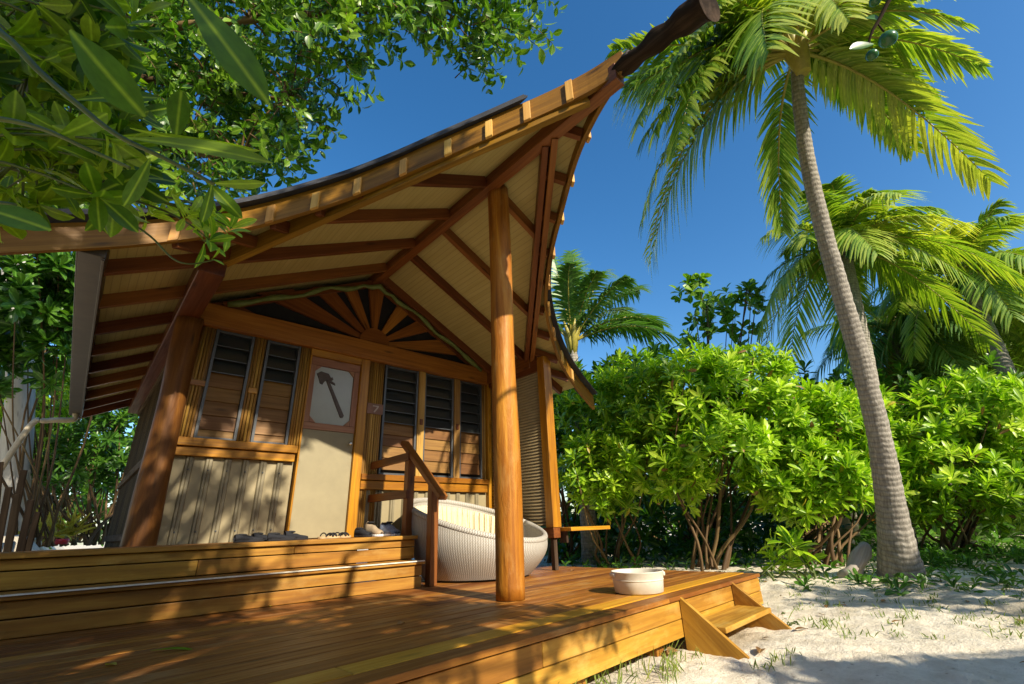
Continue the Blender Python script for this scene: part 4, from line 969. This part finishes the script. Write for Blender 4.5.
# ------------------------------------------------------------------ left background
bl = 'bushes left of the hut'
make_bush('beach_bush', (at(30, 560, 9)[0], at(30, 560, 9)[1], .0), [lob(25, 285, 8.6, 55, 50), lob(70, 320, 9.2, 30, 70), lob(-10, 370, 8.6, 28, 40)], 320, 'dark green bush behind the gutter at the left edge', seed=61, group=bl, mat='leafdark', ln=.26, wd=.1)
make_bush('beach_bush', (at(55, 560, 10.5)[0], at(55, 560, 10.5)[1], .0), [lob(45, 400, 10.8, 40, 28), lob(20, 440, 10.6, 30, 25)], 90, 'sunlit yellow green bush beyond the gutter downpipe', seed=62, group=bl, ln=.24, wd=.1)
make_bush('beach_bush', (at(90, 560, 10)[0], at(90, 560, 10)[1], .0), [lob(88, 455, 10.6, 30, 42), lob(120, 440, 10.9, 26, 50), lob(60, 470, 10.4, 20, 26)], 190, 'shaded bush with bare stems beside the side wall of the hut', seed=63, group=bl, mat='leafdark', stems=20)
make_bush('beach_bush', (at(40, 560, 15)[0], at(40, 560, 15)[1], .0), [lob(40, 440, 15, 90, 60), lob(100, 420, 16, 70, 110)], 330, 'far green bush closing the gap left of the hut', seed=64, group=bl, mat='leafdark', ln=.3, wd=.12)
tp = at(14, 545, 9.9); t = thing('pale_tree', (tp[0], tp[1], -.3), 'pale barked tree trunk standing left of the hut behind the stakes', 'tree')
MB().tube(catmull([(tp[0], tp[1], -.4), at(15, 470, 9.9), at(20, 390, 9.9), at(19, 320, 9.95), at(12, 220, 10.1), at(5, 120, 10.3)], 5), list(np.linspace(.27, .19, 26)), 16, wob=.05).build('trunk', 'whitebark', t)
rng = np.random.default_rng(65); P = at(10, 100, 10.3)+sph(rng, 70, .2)*V(1.5, 1.5, .9)*(rng.random((70, 1))**.4)
obj('crown', leafmesh('crown', [rosettes(P, P-at(10, 140, 10.3)+V(0, 0, .3), 12, .2, .08, rng)]), M['leafdark'], t)
mb = MB()
for i in range(12): mb.tube(catmull([at(12, 180, 10.15), at(9, 140, 10.25), P[i*5]], 4), list(np.linspace(.09, .015, 9)), 6)
mb.build('limb', 'whitebark', t)
# spiky yellow plant
pp = at(60, 530, 9.8); t = thing('spiky_plant', (pp[0], pp[1], pp[2]-.15), 'yellow green spiky leaved plant on the lit sand left of the hut', 'plant')
P = np.repeat((pp+V(0, 0, -.1))[None], 60, 0)+rng.normal(0, .12, (60, 3))*V(1.6, 1.6, .2); d = sph(rng, 60, 1.); d[:, 2] = np.abs(d[:, 2])*.5+.15
obj('foliage', leafmesh('foliage', [leaves(P, d, np.cross(d, rng.normal(0, 1, (60, 3))), .55, .07, 'oval', .5, .35, None, rng)]), M['yellowleaf'], t)
pp = at(62, 541, 9.0); t = tag(MB().lathe([(.001, 0), (.09, .0), (.11, .06), (.1, .1), (.001, .1)], 16, pp-V(0, 0, .06)).build('red_float', 'red', None), 'small red plastic float lying on the sand left of the hut', 'float')
# weathered stakes
t0 = at(14, 560, 5.6); t = thing('stake_fence', (t0[0], t0[1], -.6), 'leaning weathered stakes coloured dark for shade at the left end of the porch', 'fence')
random.seed(5)
for px, py, lean in ((-8, 478, -12), (0, 462, -5), (9, 487, 6), (17, 494, 3), (24, 470, 12), (31, 500, 8), (38, 512, 12)):
    dd = 5.6+random.uniform(-.15, .15); a = at(px-lean, 566, dd); b_ = at(px, py, dd); mb = MB(); mb.board((a[0], a[1], -.86), b_, .085, .025, up=(-.6, -.8, 0), w2=.07); mb.build('stake', 'stake', t, .004)

# ------------------------------------------------------------------ fig tree over the roof
def twig_leaves(P0, D, n, ln, leaf, wd, rng, droop=.5):
    """N twigs: drooping arcs carrying alternate leaves; returns leaf geometry and twig points"""
    N = len(P0); s = np.linspace(.12, 1, n)[None, :, None]; D = D/np.linalg.norm(D, axis=1)[:, None]
    L_ = (ln*rng.uniform(.6, 1.25, N))[:, None, None]
    pts = P0[:, None]+D[:, None]*L_*s-V(0, 0, 1)*(L_*droop*s**2)
    tan = D[:, None]-V(0, 0, 1)*(2*droop*s); tan = tan/np.linalg.norm(tan, axis=2, keepdims=True)
    az = np.arange(n)[None]*2.4+rng.random((N, 1))*6.28
    ref = np.cross(tan, V(.3, .2, 1)); ref /= np.linalg.norm(ref, axis=2, keepdims=True)+1e-9; r2_ = np.cross(tan, ref)
    rad = ref*np.cos(az)[..., None]+r2_*np.sin(az)[..., None]
    d = (tan*.75+rad).reshape(-1, 3)+rng.normal(0, .2, (N*n, 3)); nor = (rad*-.6+tan*.6).reshape(-1, 3)+V(0, 0, .5)+rng.normal(0, .35, (N*n, 3))
    tt = np.clip(np.repeat(rng.normal(.45, .2, N), n)+rng.normal(0, .15, N*n), 0, 1); sc_ = rng.uniform(.65, 1.2, N*n)
    return leaves(pts.reshape(-1, 3), d, nor, leaf*sc_, wd*sc_, 'oval', .2, .25, tt, rng), pts
def inpoly(x, y, poly):
    c = False; j = len(poly)-1
    for i in range(len(poly)):
        xi, yi = poly[i]; xj, yj = poly[j]
        if (yi > y) != (yj > y) and x < (xj-xi)*(y-yi)/(yj-yi)+xi: c = not c
        j = i
    return c
rng = np.random.default_rng(71); random.seed(71)
figb = V(-2.3, 4.6, -.85); fig = thing('fig_tree', figb, 'small leaved tree whose crown hangs over the left side of the roof', 'tree')
poly = [(-40, -60), (525, -60), (520, 10), (490, 45), (455, 60), (430, 40), (395, 30), (350, 45), (318, 70), (300, 120), (285, 150), (235, 175), (150, 190), (60, 205), (-40, 215)]
hang = [((455, 20), 1), ((470, 40), 1), ((440, 60), 1), ((500, 15), 1), ((475, 10), 1), ((455, 78), 1), ((430, 30), 1), ((405, 20), 1), ((345, 60), 1), ((335, 95), 1), ((310, 120), 1), ((320, 75), 1), ((300, 140), 1), ((380, 30), 1), ((520, 5), 1)]
pxs = []
while len(pxs) < 1450:
    x, y = rng.uniform(-40, 530), rng.uniform(-60, 215)
    dens = 1. if x < 240 else (.9 if x < 320 else .62)
    if inpoly(x, y, poly) and rng.random() < dens: pxs.append((x, y))
pxs += [h_[0] for h_ in hang]
P0 = np.array([at(x, y, rng.uniform(4.4, 6.2) if x < 300 else rng.uniform(4.2, 5.0)) for x, y in pxs])
roofz = np.where((P0[:, 1] > 3.0) & (P0[:, 0] > -.6), 3.75-TAN*np.abs(P0[:, 0]-HX), -9); P0[:, 2] = np.maximum(P0[:, 2], roofz+.15)
D = np.tile(nrm(RT0*.8-V(0, 0, .25)), (len(P0), 1))+rng.normal(0, .55, (len(P0), 3))
geo, tw = twig_leaves(P0, D, 15, .42, .112, .06, rng, .35)
obj('foliage', leafmesh('foliage', [geo]), M['leafsmall'], fig)
mb = MB()
for i in range(len(P0)):
    if rng.random() < .75: mb.tube([P0[i]]+list(tw[i][::4]), [.007, .006, .005, .004, .003][:1+len(tw[i][::4])], 4)
limbs = [[(0, 40), (130, 30), (250, 20), (360, 10), (440, 8)], [(0, 60), (120, 75), (210, 90), (290, 100)], [(-20, 20), (90, -10), (200, -30), (330, -40), (480, -20)], [(-20, 90), (80, 130), (170, 150), (240, 160)]]
for k, lb in enumerate(limbs):
    pts = [V(-2.2, 4.6, 2.6)]+[at(x, y, 5.2-.15*j) for j, (x, y) in enumerate(lb)]
    mb.tube(catmull(pts, 5), list(np.linspace(.085, .012, 5*len(lb)+1)), 8, wob=.05)
    for j, (x, y) in enumerate(lb[1:]):
        c = at(x, y, 5.2-.15*(j+1)); idx = np.argsort(np.linalg.norm(P0-c, axis=1))[:26:2]
        for i in idx: mb.tube(catmull([c, (c+P0[i])/2+V(0, 0, .06), P0[i]], 3), list(np.linspace(.016, .006, 7)), 5)
mb.build('branch', 'stem', fig)
MB().tube(catmull([figb, (-2.35, 4.65, .6), (-2.2, 4.55, 1.8), (-2.2, 4.6, 2.7)], 5), list(np.linspace(.2, .12, 16)), 14, wob=.06).build('trunk', 'stem', fig)

# ------------------------------------------------------------------ near leaves at the top left: a big leaved bush beside the viewpoint
nbb = V(-.95, .45, -.85); nt_ = thing('broad_leaved_bush', nbb, 'near bush with long glossy leaves reaching in at the top left', 'bush')
rng = np.random.default_rng(81); random.seed(81)
def sp2(lst, d): return [at(x, y, d) for x, y in lst]
stems = [[(-60, 5), (0, 32), (38, 70), (76, 103), (117, 135), (164, 158), (214, 184)], [(-60, -70), (20, -50), (90, -30), (150, -10), (200, -12)], [(-60, 120), (-10, 118), (40, 128), (90, 150), (130, 168)], [(-60, 190), (-20, 200), (15, 205)]]
dep = [.85, .8, 1.0, .8]
mb = MB()
root = V(-.95, .45, -.2)
for stp, d in zip(stems, dep):
    pts = [root, root*.4+at(*stp[0], d)*.6+V(-.12, 0, .05)]+sp2(stp, d); mb.tube(catmull(pts, 4), list(np.linspace(.008, .0035, 4*len(pts)-3)), 8)
mb.build('stem', 'greenstem', nt_); MB().tube(catmull([nbb, nbb+V(.02, .03, .4), root+V(0, 0, .03)], 4), [.03, .03, .028, .026, .024, .022, .021, .02, .019], 10).build('trunk', 'stem', nt_)
# base px, tip px, width px, depth base, depth tip, roll
NL = [((186, -6), (258, 82), 33, .80, .74, .3), ((70, 30), (131, 104), 36, .80, .78, -.2), ((104, 0), (128, 52), 26, .82, .80, .5), ((112, 48), (160, 47), 22, .85, .86, -.5), ((127, 138), (262, 150), 22, .88, .92, .9), ((130, 128), (250, 158), 16, .90, .95, -.8),
      ((176, 140), (180, 92), 20, .95, .93, .2), ((65, 15), (22, -8), 26, .8, .8, .6), ((36, 66), (-14, 128), 30, .82, .8, -.4), ((20, 50), (30, 112), 24, .82, .85, .5), ((76, 100), (150, 92), 17, .86, .88, .8), ((60, 95), (95, 160), 20, .9, .9, -.6),
      ((40, 5), (100, -30), 30, .8, .75, .2), ((0, 150), (44, 200), 30, .8, .8, .3), ((-30, 205), (40, 222), 26, .75, .74, .6), ((-20, 210), (20, 262), 22, .8, .82, -.5), ((90, 110), (60, 60), 18, .95, .95, .6), ((150, 158), (128, 205), 16, 1.0, 1.0, .4), ((150, -8), (110, -40), 26, .8, .8, .3), ((80, -25), (60, 25), 26, .8, .78, -.4),
      ((40, 128), (20, 175), 24, 1., 1., .3), ((60, 135), (105, 118), 20, 1., 1., -.5), ((100, 152), (90, 205), 20, 1.02, 1., .4), ((120, 165), (165, 188), 18, 1.02, 1.05, .7), ((205, 180), (240, 215), 14, 1., 1.02, .2), ((212, 183), (262, 186), 12, .98, 1., -.6), ((212, 183), (205, 222), 12, .98, 1., .5), ((10, 30), (-25, 70), 30, .84, .8, .3), ((-20, 10), (40, 44), 32, .86, .82, -.3), ((-10, 60), (30, 20), 30, .9, .88, .4)]
pos, dr, nr, lns, wds, tn = [], [], [], [], [], []
for (b0, t0_, wpx, d0, d1, roll) in [q for i, q in enumerate(NL) if i in (0, 1, 4, 5, 6, 10, 14, 17, 21, 24, 25, 26)]:
    a, b_ = at(*b0, d0), at(*t0_, d1); v = b_-a; ln_ = np.linalg.norm(v); view = nrm((a+b_)/2); sd = nrm(np.cross(v, view)); nn = nrm(np.cross(sd, v))
    nn = -nn if nn@view > 0 else nn; nn = nn*math.cos(roll)+sd*math.sin(roll)
    pos.append(a); dr.append(v); nr.append(nn); lns.append(ln_*1.05); wds.append(wpx/F_PX*d0); tn.append(random.uniform(.25, .8))
g1_ = leaves(pos, dr, nr, np.array(lns), np.array(wds), 'near', .12, .22, np.array(tn), rng)
n = 170; P = np.array([at(rng.uniform(-60, 140), rng.uniform(-20, 212), rng.uniform(1.35, 2.4)) for _ in range(n)]); A = rng.normal(0, .8, (n, 3))+RT*.4
g2_ = rosettes(P, A, 8, .125, .050, rng, (8, 80), 'near', jit=.55)
obj('foliage', leafmesh('foliage', [g1_, g2_]), M['leafnear'], nt_)
mb = MB(); LB = []
for lp in ([(-20, 60, 1.6), (60, 80, 1.8), (130, 110, 1.95)], [(-20, 160, 1.5), (50, 165, 1.7), (110, 185, 1.85)], [(-10, -10, 1.6), (60, 0, 1.8), (140, 25, 1.95)]):
    pts = catmull([root, root*.5+at(*lp[0])*.5+V(-.1, .1, .1)]+[at(*q) for q in lp], 6); LB += pts[8:]; mb.tube(pts, list(np.linspace(.009, .004, len(pts))), 7)
LB = np.array(LB)
for p in P:
    q = LB[np.argmin(np.linalg.norm(LB-p, axis=1))]; mb.tube(catmull([q, (q+p)/2+V(0, 0, .04), p], 3), list(np.linspace(.006, .003, 7)), 5)
mb.build('twig', 'greenstem', nt_)
# sprig in front of the porch corner
sg = at(212, 232, 2.1); t = thing('leafy_sprig', at(20, 215, 2.0), 'bright leafy sprig with a curling twig hanging before the roof corner', 'branch')
rng = np.random.default_rng(91); random.seed(91)
tips = [(205, 222, 2.1), (222, 214, 2.15), (190, 215, 2.05), (168, 205, 2.1), (232, 228, 2.15), (150, 212, 2.05), (210, 240, 2.08)]
P = np.array([at(*q) for q in tips]); A = np.array([RT*.7+UP*random.uniform(-.5, .5)-FW*.3 for _ in tips])
obj('foliage', leafmesh('foliage', [rosettes(P, A, 8, .125, .042, rng, (15, 85), 'near'), rosettes(np.array([at(214, 258, 2.0), at(40, 210, 2.0)]), np.array([RT+UP*.3, RT]), 3, .06, .02, rng, (15, 60), 'near')]), M['leaf'], t)
mb = MB()
st0 = at(-60, 150, 1.8)
for q in tips: mb.tube(catmull([st0, at(60, 180, 1.95), at((q[0]+80)/2+20, (q[1]+190)/2-4, 2.05), at(*q)], 5), list(np.linspace(.008, .003, 16)), 6)
mb.tube(catmull([at(60, 180, 1.95), at(118, 215, 2.0), at(150, 236, 2.0), at(172, 258, 2.0), at(190, 264, 2.0), at(214, 260, 2.0)], 5), list(np.linspace(.006, .0025, 26)), 6)
mb.build('twig', 'greenstem', t)

# ------------------------------------------------------------------ shade trees behind the viewpoint
def shade_tree(name, base, fork, P, leaf, wd, label, seed, mat='leafdark', nleaf=11):
    rng = np.random.default_rng(seed); random.seed(seed); t = thing(name, base, label, 'tree')
    A = rng.normal(0, .5, (len(P), 3))+V(0, 0, .5)
    obj('crown', leafmesh('crown', [rosettes(P, A, nleaf, leaf, wd, rng)]), M[mat], t)
    mb = MB()
    for i in range(0, len(P), 2): mb.tube(catmull([V(fork), (V(fork)+P[i])/2+V(0, 0, .15), P[i]], 4), list(np.linspace(.035, .008, 9)), 6)
    mb.build('branch', 'stem', t)
    MB().tube(catmull([V(base), (V(base)+V(fork))/2+V(.06, 0, 0), V(fork)], 5), list(np.linspace(.14, .08, 11)), 12, wob=.05).build('trunk', 'stem', t)
rng = np.random.default_rng(101); PP = []
cc = []
while len(cc) < 92:
    q = rng.uniform(1.9, 5.2); x = rng.uniform(-1.9, 2.45-(q-2.)*.42)
    if q > 4.1 and (x > 1.9 or rng.random() < .3): continue
    if x < .3 and q < 4. and rng.random() < .6: continue
    cc.append((x, q, rng.uniform(-2.6, -1.4)))
for x, q, y in cc:
    for _ in range(rng.integers(4, 8)):
        xx, qq, yy = x+rng.normal(0, .17), q+rng.normal(0, .17), y+rng.normal(0, .25); PP.append((xx, yy, -.5+(qq-yy)*.605))
NB0 = len(PP)
while len(PP) < NB0+130:
    y = rng.uniform(-2.6, -1.4); zt_ = rng.uniform(.0, 1.0) if len(PP) < NB0+75 else rng.uniform(.5, 1.5); x = rng.uniform(-1.2, 1.45); 
    if len(PP) < NB0+75 and zt_ > 1.2-.55*(x+.2): continue
    PP.append((x, y, zt_+(5.5-y)*.605))
for _ in range(42):
    y = rng.uniform(-2.6, -1.4); d_ = rng.uniform(.85, 3.3); yt = np.interp(d_, [p[0] for p in LC], [p[1] for p in LC]); PP.append((HX-d_, y, ZB-TAN*d_+rng.uniform(-.15, .4)+(yt-y)*.605))
shade_tree('broad_tree', (-1.6, -2.3, -.85), (-1.0, -2.1, 1.6), np.array(PP), .15, .06, 'broad leaved tree behind the viewpoint that shades the deck', 102)
PP = []
rng = np.random.default_rng(103)
while len(PP) < 300:
    y = rng.uniform(-5, -4); u = rng.random()
    if u < .34: x, q = rng.uniform(5.4, 8.5), rng.uniform(.4, 2.0); q = min(q, 2.1-.2*(x-5.4)+.3)
    elif u < .72: x, q = rng.uniform(8., 11.5), rng.uniform(-.2, 2.2)
    elif u < .84: x = rng.uniform(2.9, 4.3); q = 1.40-1.19*(x-2.9)+rng.uniform(-.6, .03)
    else: continue
    if q > 1.45 and x < 5: continue
    if u < .34 and rng.random() < .4: continue
    PP.append((x+.15, y, -.75+(q-y)*.605))
shade_tree('broad_tree', (6.6, -5.2, -.85), (6.6, -4.8, 1.0), np.array(PP), .20, .08, 'broad leaved tree behind the viewpoint that shades the sand', 104)
# fruit tree with one sprig in view
ftb = V(1.6, -2.6, -.85); ft = thing('fruit_tree', ftb, 'tree with round green fruits on a twig at the top right', 'tree')
mb = MB(); mb.tube(catmull([ftb, (1.65, -2.5, 1.), (1.6, -2.2, 2.8), (1.75, -1.6, 3.5)], 5), list(np.linspace(.1, .03, 16)), 10, wob=.04); mb.build('trunk', 'stem', ft)
mb = MB(); mb.tube(catmull([V(1.75, -1.6, 3.5), at(930, -60, 3.0), at(896, -12, 3.0), at(880, 18, 3.0), at(872, 32, 3.0), at(868, 46, 3.0)], 5), list(np.linspace(.02, .006, 26)), 8)
mb.tube([at(878, 24, 3.0), at(884, 32, 3.0)], .005, 6); mb.build('twig', 'darklog', ft)
for px, py, rr in ((888, 39, .052), (872, 55, .036), (875, 1, .034), (915, -4, .03)): MB().ball(at(px, py, 3.0), (rr, rr, rr*.92), 18, 12).build('fruit', 'fruit', ft)
a = [at(874, 44, 3.), at(900, -8, 3.), at(880, 20, 3.)]; b_ = [at(852, 46, 2.95), at(925, 2, 3.), at(866, 16, 3.05)]
a, b_ = np.array(a), np.array(b_)
obj('foliage', leafmesh('foliage', [leaves(a, b_-a, np.tile(-FW+V(0, 0, .4), (3, 1)), np.linalg.norm(b_-a, axis=1), .07, 'near', .1, .25, None, rng)]), M['leafdark'], ft)

# ------------------------------------------------------------------ on the sand
p = V(at(850, 588, 5.55)); z_ = float(gz(p[0], p[1])); t = tag(MB().tube(catmull([(p[0], p[1], z_-.05), at(853, 572, 5.55), at(861, 556, 5.6), at(866, 543, 5.65)], 4), [.10, .11, .10, .10, .09, .085, .08, .08, .075, .07, .06, .05, .03], 14, wob=.28).build('driftwood_stump', 'drift', None), 'pale weathered driftwood stump leaning beside the palm foot', 'driftwood')
rng = np.random.default_rng(111)
def on_sand(px, py):
    d = RT*(px-512)+UP*(342-py)+FW*F_PX; k = -.8/d[2]
    for _ in range(8): q = d*k; k = float(gz(q[0], q[1]))/d[2]
    return d*k
def one_leaf(name, p, az, ln, wd, mat, label, tint=.5, lift=.02):
    d = V(math.cos(az), math.sin(az), .08); v = leaves([p+V(0, 0, lift)], [d], [V(.15, -.1, 1)], ln, wd, 'near', .15, .35, np.array([tint]), rng)
    return tag(obj(name, leafmesh(name, [v]), M[mat]), label, 'leaf')
one_leaf('fallen_leaf', on_sand(662, 652), .7, .26, .10, 'yellowleaf', 'yellow fallen leaf standing in the grass under the deck edge', .7, .05)
one_leaf('fallen_leaf', on_sand(668, 658), .1, .18, .09, 'brownleaf', 'curled orange brown fallen leaf near the stair foot', .8)
one_leaf('fallen_leaf', on_sand(795, 633), -.3, .16, .05, 'brownleaf', 'dark brown fallen leaf just right of the stair foot', .2)
one_leaf('fallen_leaf', on_sand(760, 657), .3, .2, .06, 'brownleaf', 'brown fallen leaf lying by the green seedling', .3)
one_leaf('fallen_leaf', on_sand(845, 606), .5, .14, .05, 'brownleaf', 'brown fallen leaf on the sand below the palm foot', .5)
pd = RT*(150-512)+UP*(342-652)+FW*F_PX; pd = pd*(-.497/pd[2])
one_leaf('fallen_leaf', pd, -.55, .20, .035, 'leaf', 'narrow green leaf lying on the shaded deck planks', .3, .004)
for (px, py, az, lb) in ((397, 625, .4, 'small tan leaf on the deck in front of the support log'), (270, 607, 1.2, 'tiny pale leaf on the deck below the step'), (116, 666, 2., 'tiny pale petal on the shaded deck in the left corner'), (571, 571, .2, 'small dry leaf on the deck edge beside the wicker chair')):
    pd = RT*(px-512)+UP*(342-py)+FW*F_PX; pd = pd*(-.497/pd[2]); one_leaf('fallen_leaf', pd, az, .07, .035, 'brownleaf' if 'tan' in lb or 'dry' in lb else 'yellowleaf', lb, .9, .004)
# litter and grass nobody could count
n = 190; x = rng.uniform(3.2, 14, n); y = rng.uniform(-1.5, 8.5, n); keep = ~((x < DR+.05) & (y > DF-.05)); x, y = x[keep], y[keep]
x = np.concatenate([x, rng.uniform(6.2, 13, 700)]); y = np.concatenate([y, rng.uniform(2.8, 8.5, 700)])
P = np.stack([x, y, gz(x, y)+.012], 1); d = rng.normal(0, 1, P.shape); d[:, 2] = rng.normal(.05, .12, len(P)); sc_ = rng.uniform(.03, .10, len(P))
tag(obj('leaf_litter', leafmesh('leaf_litter', [leaves(P, d, np.tile(V(0, 0, 1), (len(P), 1))+rng.normal(0, .3, P.shape), sc_, sc_*.42, 'oval', .2, .3, None, rng)]), M['brownleaf']), 'scattered dry brown leaf litter on the sand', 'leaf litter', kind='stuff')
cl = []
for _ in range(26): q = on_sand(rng.uniform(560, 700), rng.uniform(640, 700)); cl.append((q, 1))
for _ in range(110): cl.append((on_sand(rng.uniform(790, 1030), rng.uniform(572, 640)), .45))
for _ in range(16): cl.append((on_sand(rng.uniform(660, 800), rng.uniform(640, 684)), .45))
for _ in range(12): cl.append((V(rng.uniform(1.2, 4.8), DF+rng.uniform(-.12, .02), -.84), 1.2))
for _ in range(90): cl.append((V(rng.uniform(5.4, 10), rng.uniform(2, 7), 0), .5))
PB, dB, nB, lB = [], [], [], []
for q, s in cl:
    q = V(q[0], q[1], float(gz(q[0], q[1])))
    if q[0] < DR and q[1] > DF+.3 or np.linalg.norm(q) > 18: continue
    if on_sand and abs(q[0]-3.9) < .55 and 1.5 < q[1] < 2.0: continue
    k = rng.integers(4, 12)
    PB.append(q+rng.normal(0, .035, (k, 3))*V(1, 1, 0)); dd = rng.normal(0, .5, (k, 3)); dd[:, 2] = 1; dB.append(dd); nB.append(rng.normal(0, 1, (k, 3))); lB.append(rng.uniform(.05, .15, k)*s)
PB, dB, nB, lB = map(np.concatenate, (PB, dB, nB, lB))
tag(obj('grass', leafmesh('grass', [leaves(PB, dB, nB, lB, .008, 'oval', .35, .2, None, rng)]), M['grass']), 'sparse grass tufts in the sand', 'grass', kind='stuff')
# ------------------------------------------------------------------ deeper trees that close the view, each its own tree
def deep(px, py, d, rx, ry, n, seed, label, mat='leafdark'):
    make_bush('broad_tree', ground_at(px, d) if px > 300 else (at(px, 560, d)[0], at(px, 560, d)[1], .1), [lob(px-rx*.35, py, d, rx*.6, ry), lob(px+rx*.35, py+ry*.25, d+.6, rx*.65, ry*.8), lob(px, py+ry*.7, d-.3, rx*.8, ry*.6)], n, label, 'tree', ln=.36, wd=.15, nleaf=11, stems=14, seed=seed, mat=mat, group='trees closing the view behind the hedge', rs=.05)
deep(600, 450, 14.5, 70, 60, 150, 201, 'dark tree behind the hedge next to the hut wall')
deep(700, 445, 15.5, 75, 65, 150, 202, 'dark tree behind the hedge above the small stair')
deep(790, 430, 16, 75, 80, 170, 203, 'dark tree behind the hedge left of the far roof')
deep(950, 425, 17, 85, 85, 190, 204, 'dark tree behind the hedge right of the far roof')
deep(1040, 430, 14, 70, 90, 150, 205, 'dark tree behind the hedge at the right edge')
deep(30, 330, 13, 70, 110, 190, 206, 'dark tree beyond the gutter at the left edge')
deep(70, 470, 17, 90, 60, 150, 207, 'dark tree low down beyond the left side of the hut')

# low growth in the shade under and behind the hedge
rng = np.random.default_rng(301); n = 1000
px = rng.uniform(540, 1060, n); dd = rng.uniform(8.8, 17, n); P = np.array([at(x, 545, d) for x, d in zip(px, dd)]); P[:, 2] = gz(P[:, 0], P[:, 1])+rng.uniform(.05, 1.1, n)
A = rng.normal(0, .4, (n, 3))+V(0, 0, .8)
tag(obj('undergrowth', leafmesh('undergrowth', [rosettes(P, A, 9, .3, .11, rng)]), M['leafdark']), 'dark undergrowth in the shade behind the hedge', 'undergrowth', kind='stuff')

# tall growth added out of the picture: blocks blue sky light and bounces green
rng = np.random.default_rng(311); n = 1500
a = rng.uniform(0, 1, n); q = np.where((a < .5)[:, None], np.stack([rng.uniform(-14, 22, n), rng.uniform(-15.5, -13, n)], 1), np.where((a < .75)[:, None], np.stack([rng.uniform(-12, -9.5, n), rng.uniform(-13, 14, n)], 1), np.stack([rng.uniform(21, 24, n), rng.uniform(-13, 4, n)], 1)))
P = np.stack([q[:, 0], q[:, 1], gz(q[:, 0], q[:, 1])+7.*rng.random(n)**.8], 1); A = rng.normal(0, .6, (n, 3))+V(0, 0, .5)
tag(obj('added_treeline', leafmesh('added_treeline', [rosettes(P, A, 9, .9, .42, rng)]), M['leafdark']), 'added unseen growth round the viewpoint that cuts the blue sky light', 'added_treeline', kind='stuff')

rng = np.random.default_rng(321); n = 520
px = np.concatenate([rng.uniform(560, 900, n//2), rng.uniform(880, 1060, n-n//2)]); dd = np.concatenate([rng.uniform(7.2, 10, n//2), rng.uniform(5.9, 8.5, n-n//2)]); P = np.array([at(x, 545, d) for x, d in zip(px, dd)]); P[:, 2] = gz(P[:, 0], P[:, 1])+rng.uniform(.02, .16, n)
q_ = rng.normal(0, .75, (90, 2))+V(7.35, 1.45); P = np.concatenate([P, np.stack([q_[:, 0], q_[:, 1], gz(q_[:, 0], q_[:, 1])+.03], 1)])
P = P[(np.linalg.norm(P[:, :2]-V(7.3, 1.48), axis=1) > .3) & ~((P[:, 0] < 6.2) & (P[:, 1] < 5.6))]; A = rng.normal(0, .35, (len(P), 3))+V(0, 0, 1)
tag(obj('ground_cover', leafmesh('ground_cover', [rosettes(P, A, 8, .12, .045, rng, (25, 95))]), M['leafdark']), 'low green ground cover plants on the sand around the hedge foot', 'ground cover', kind='stuff')
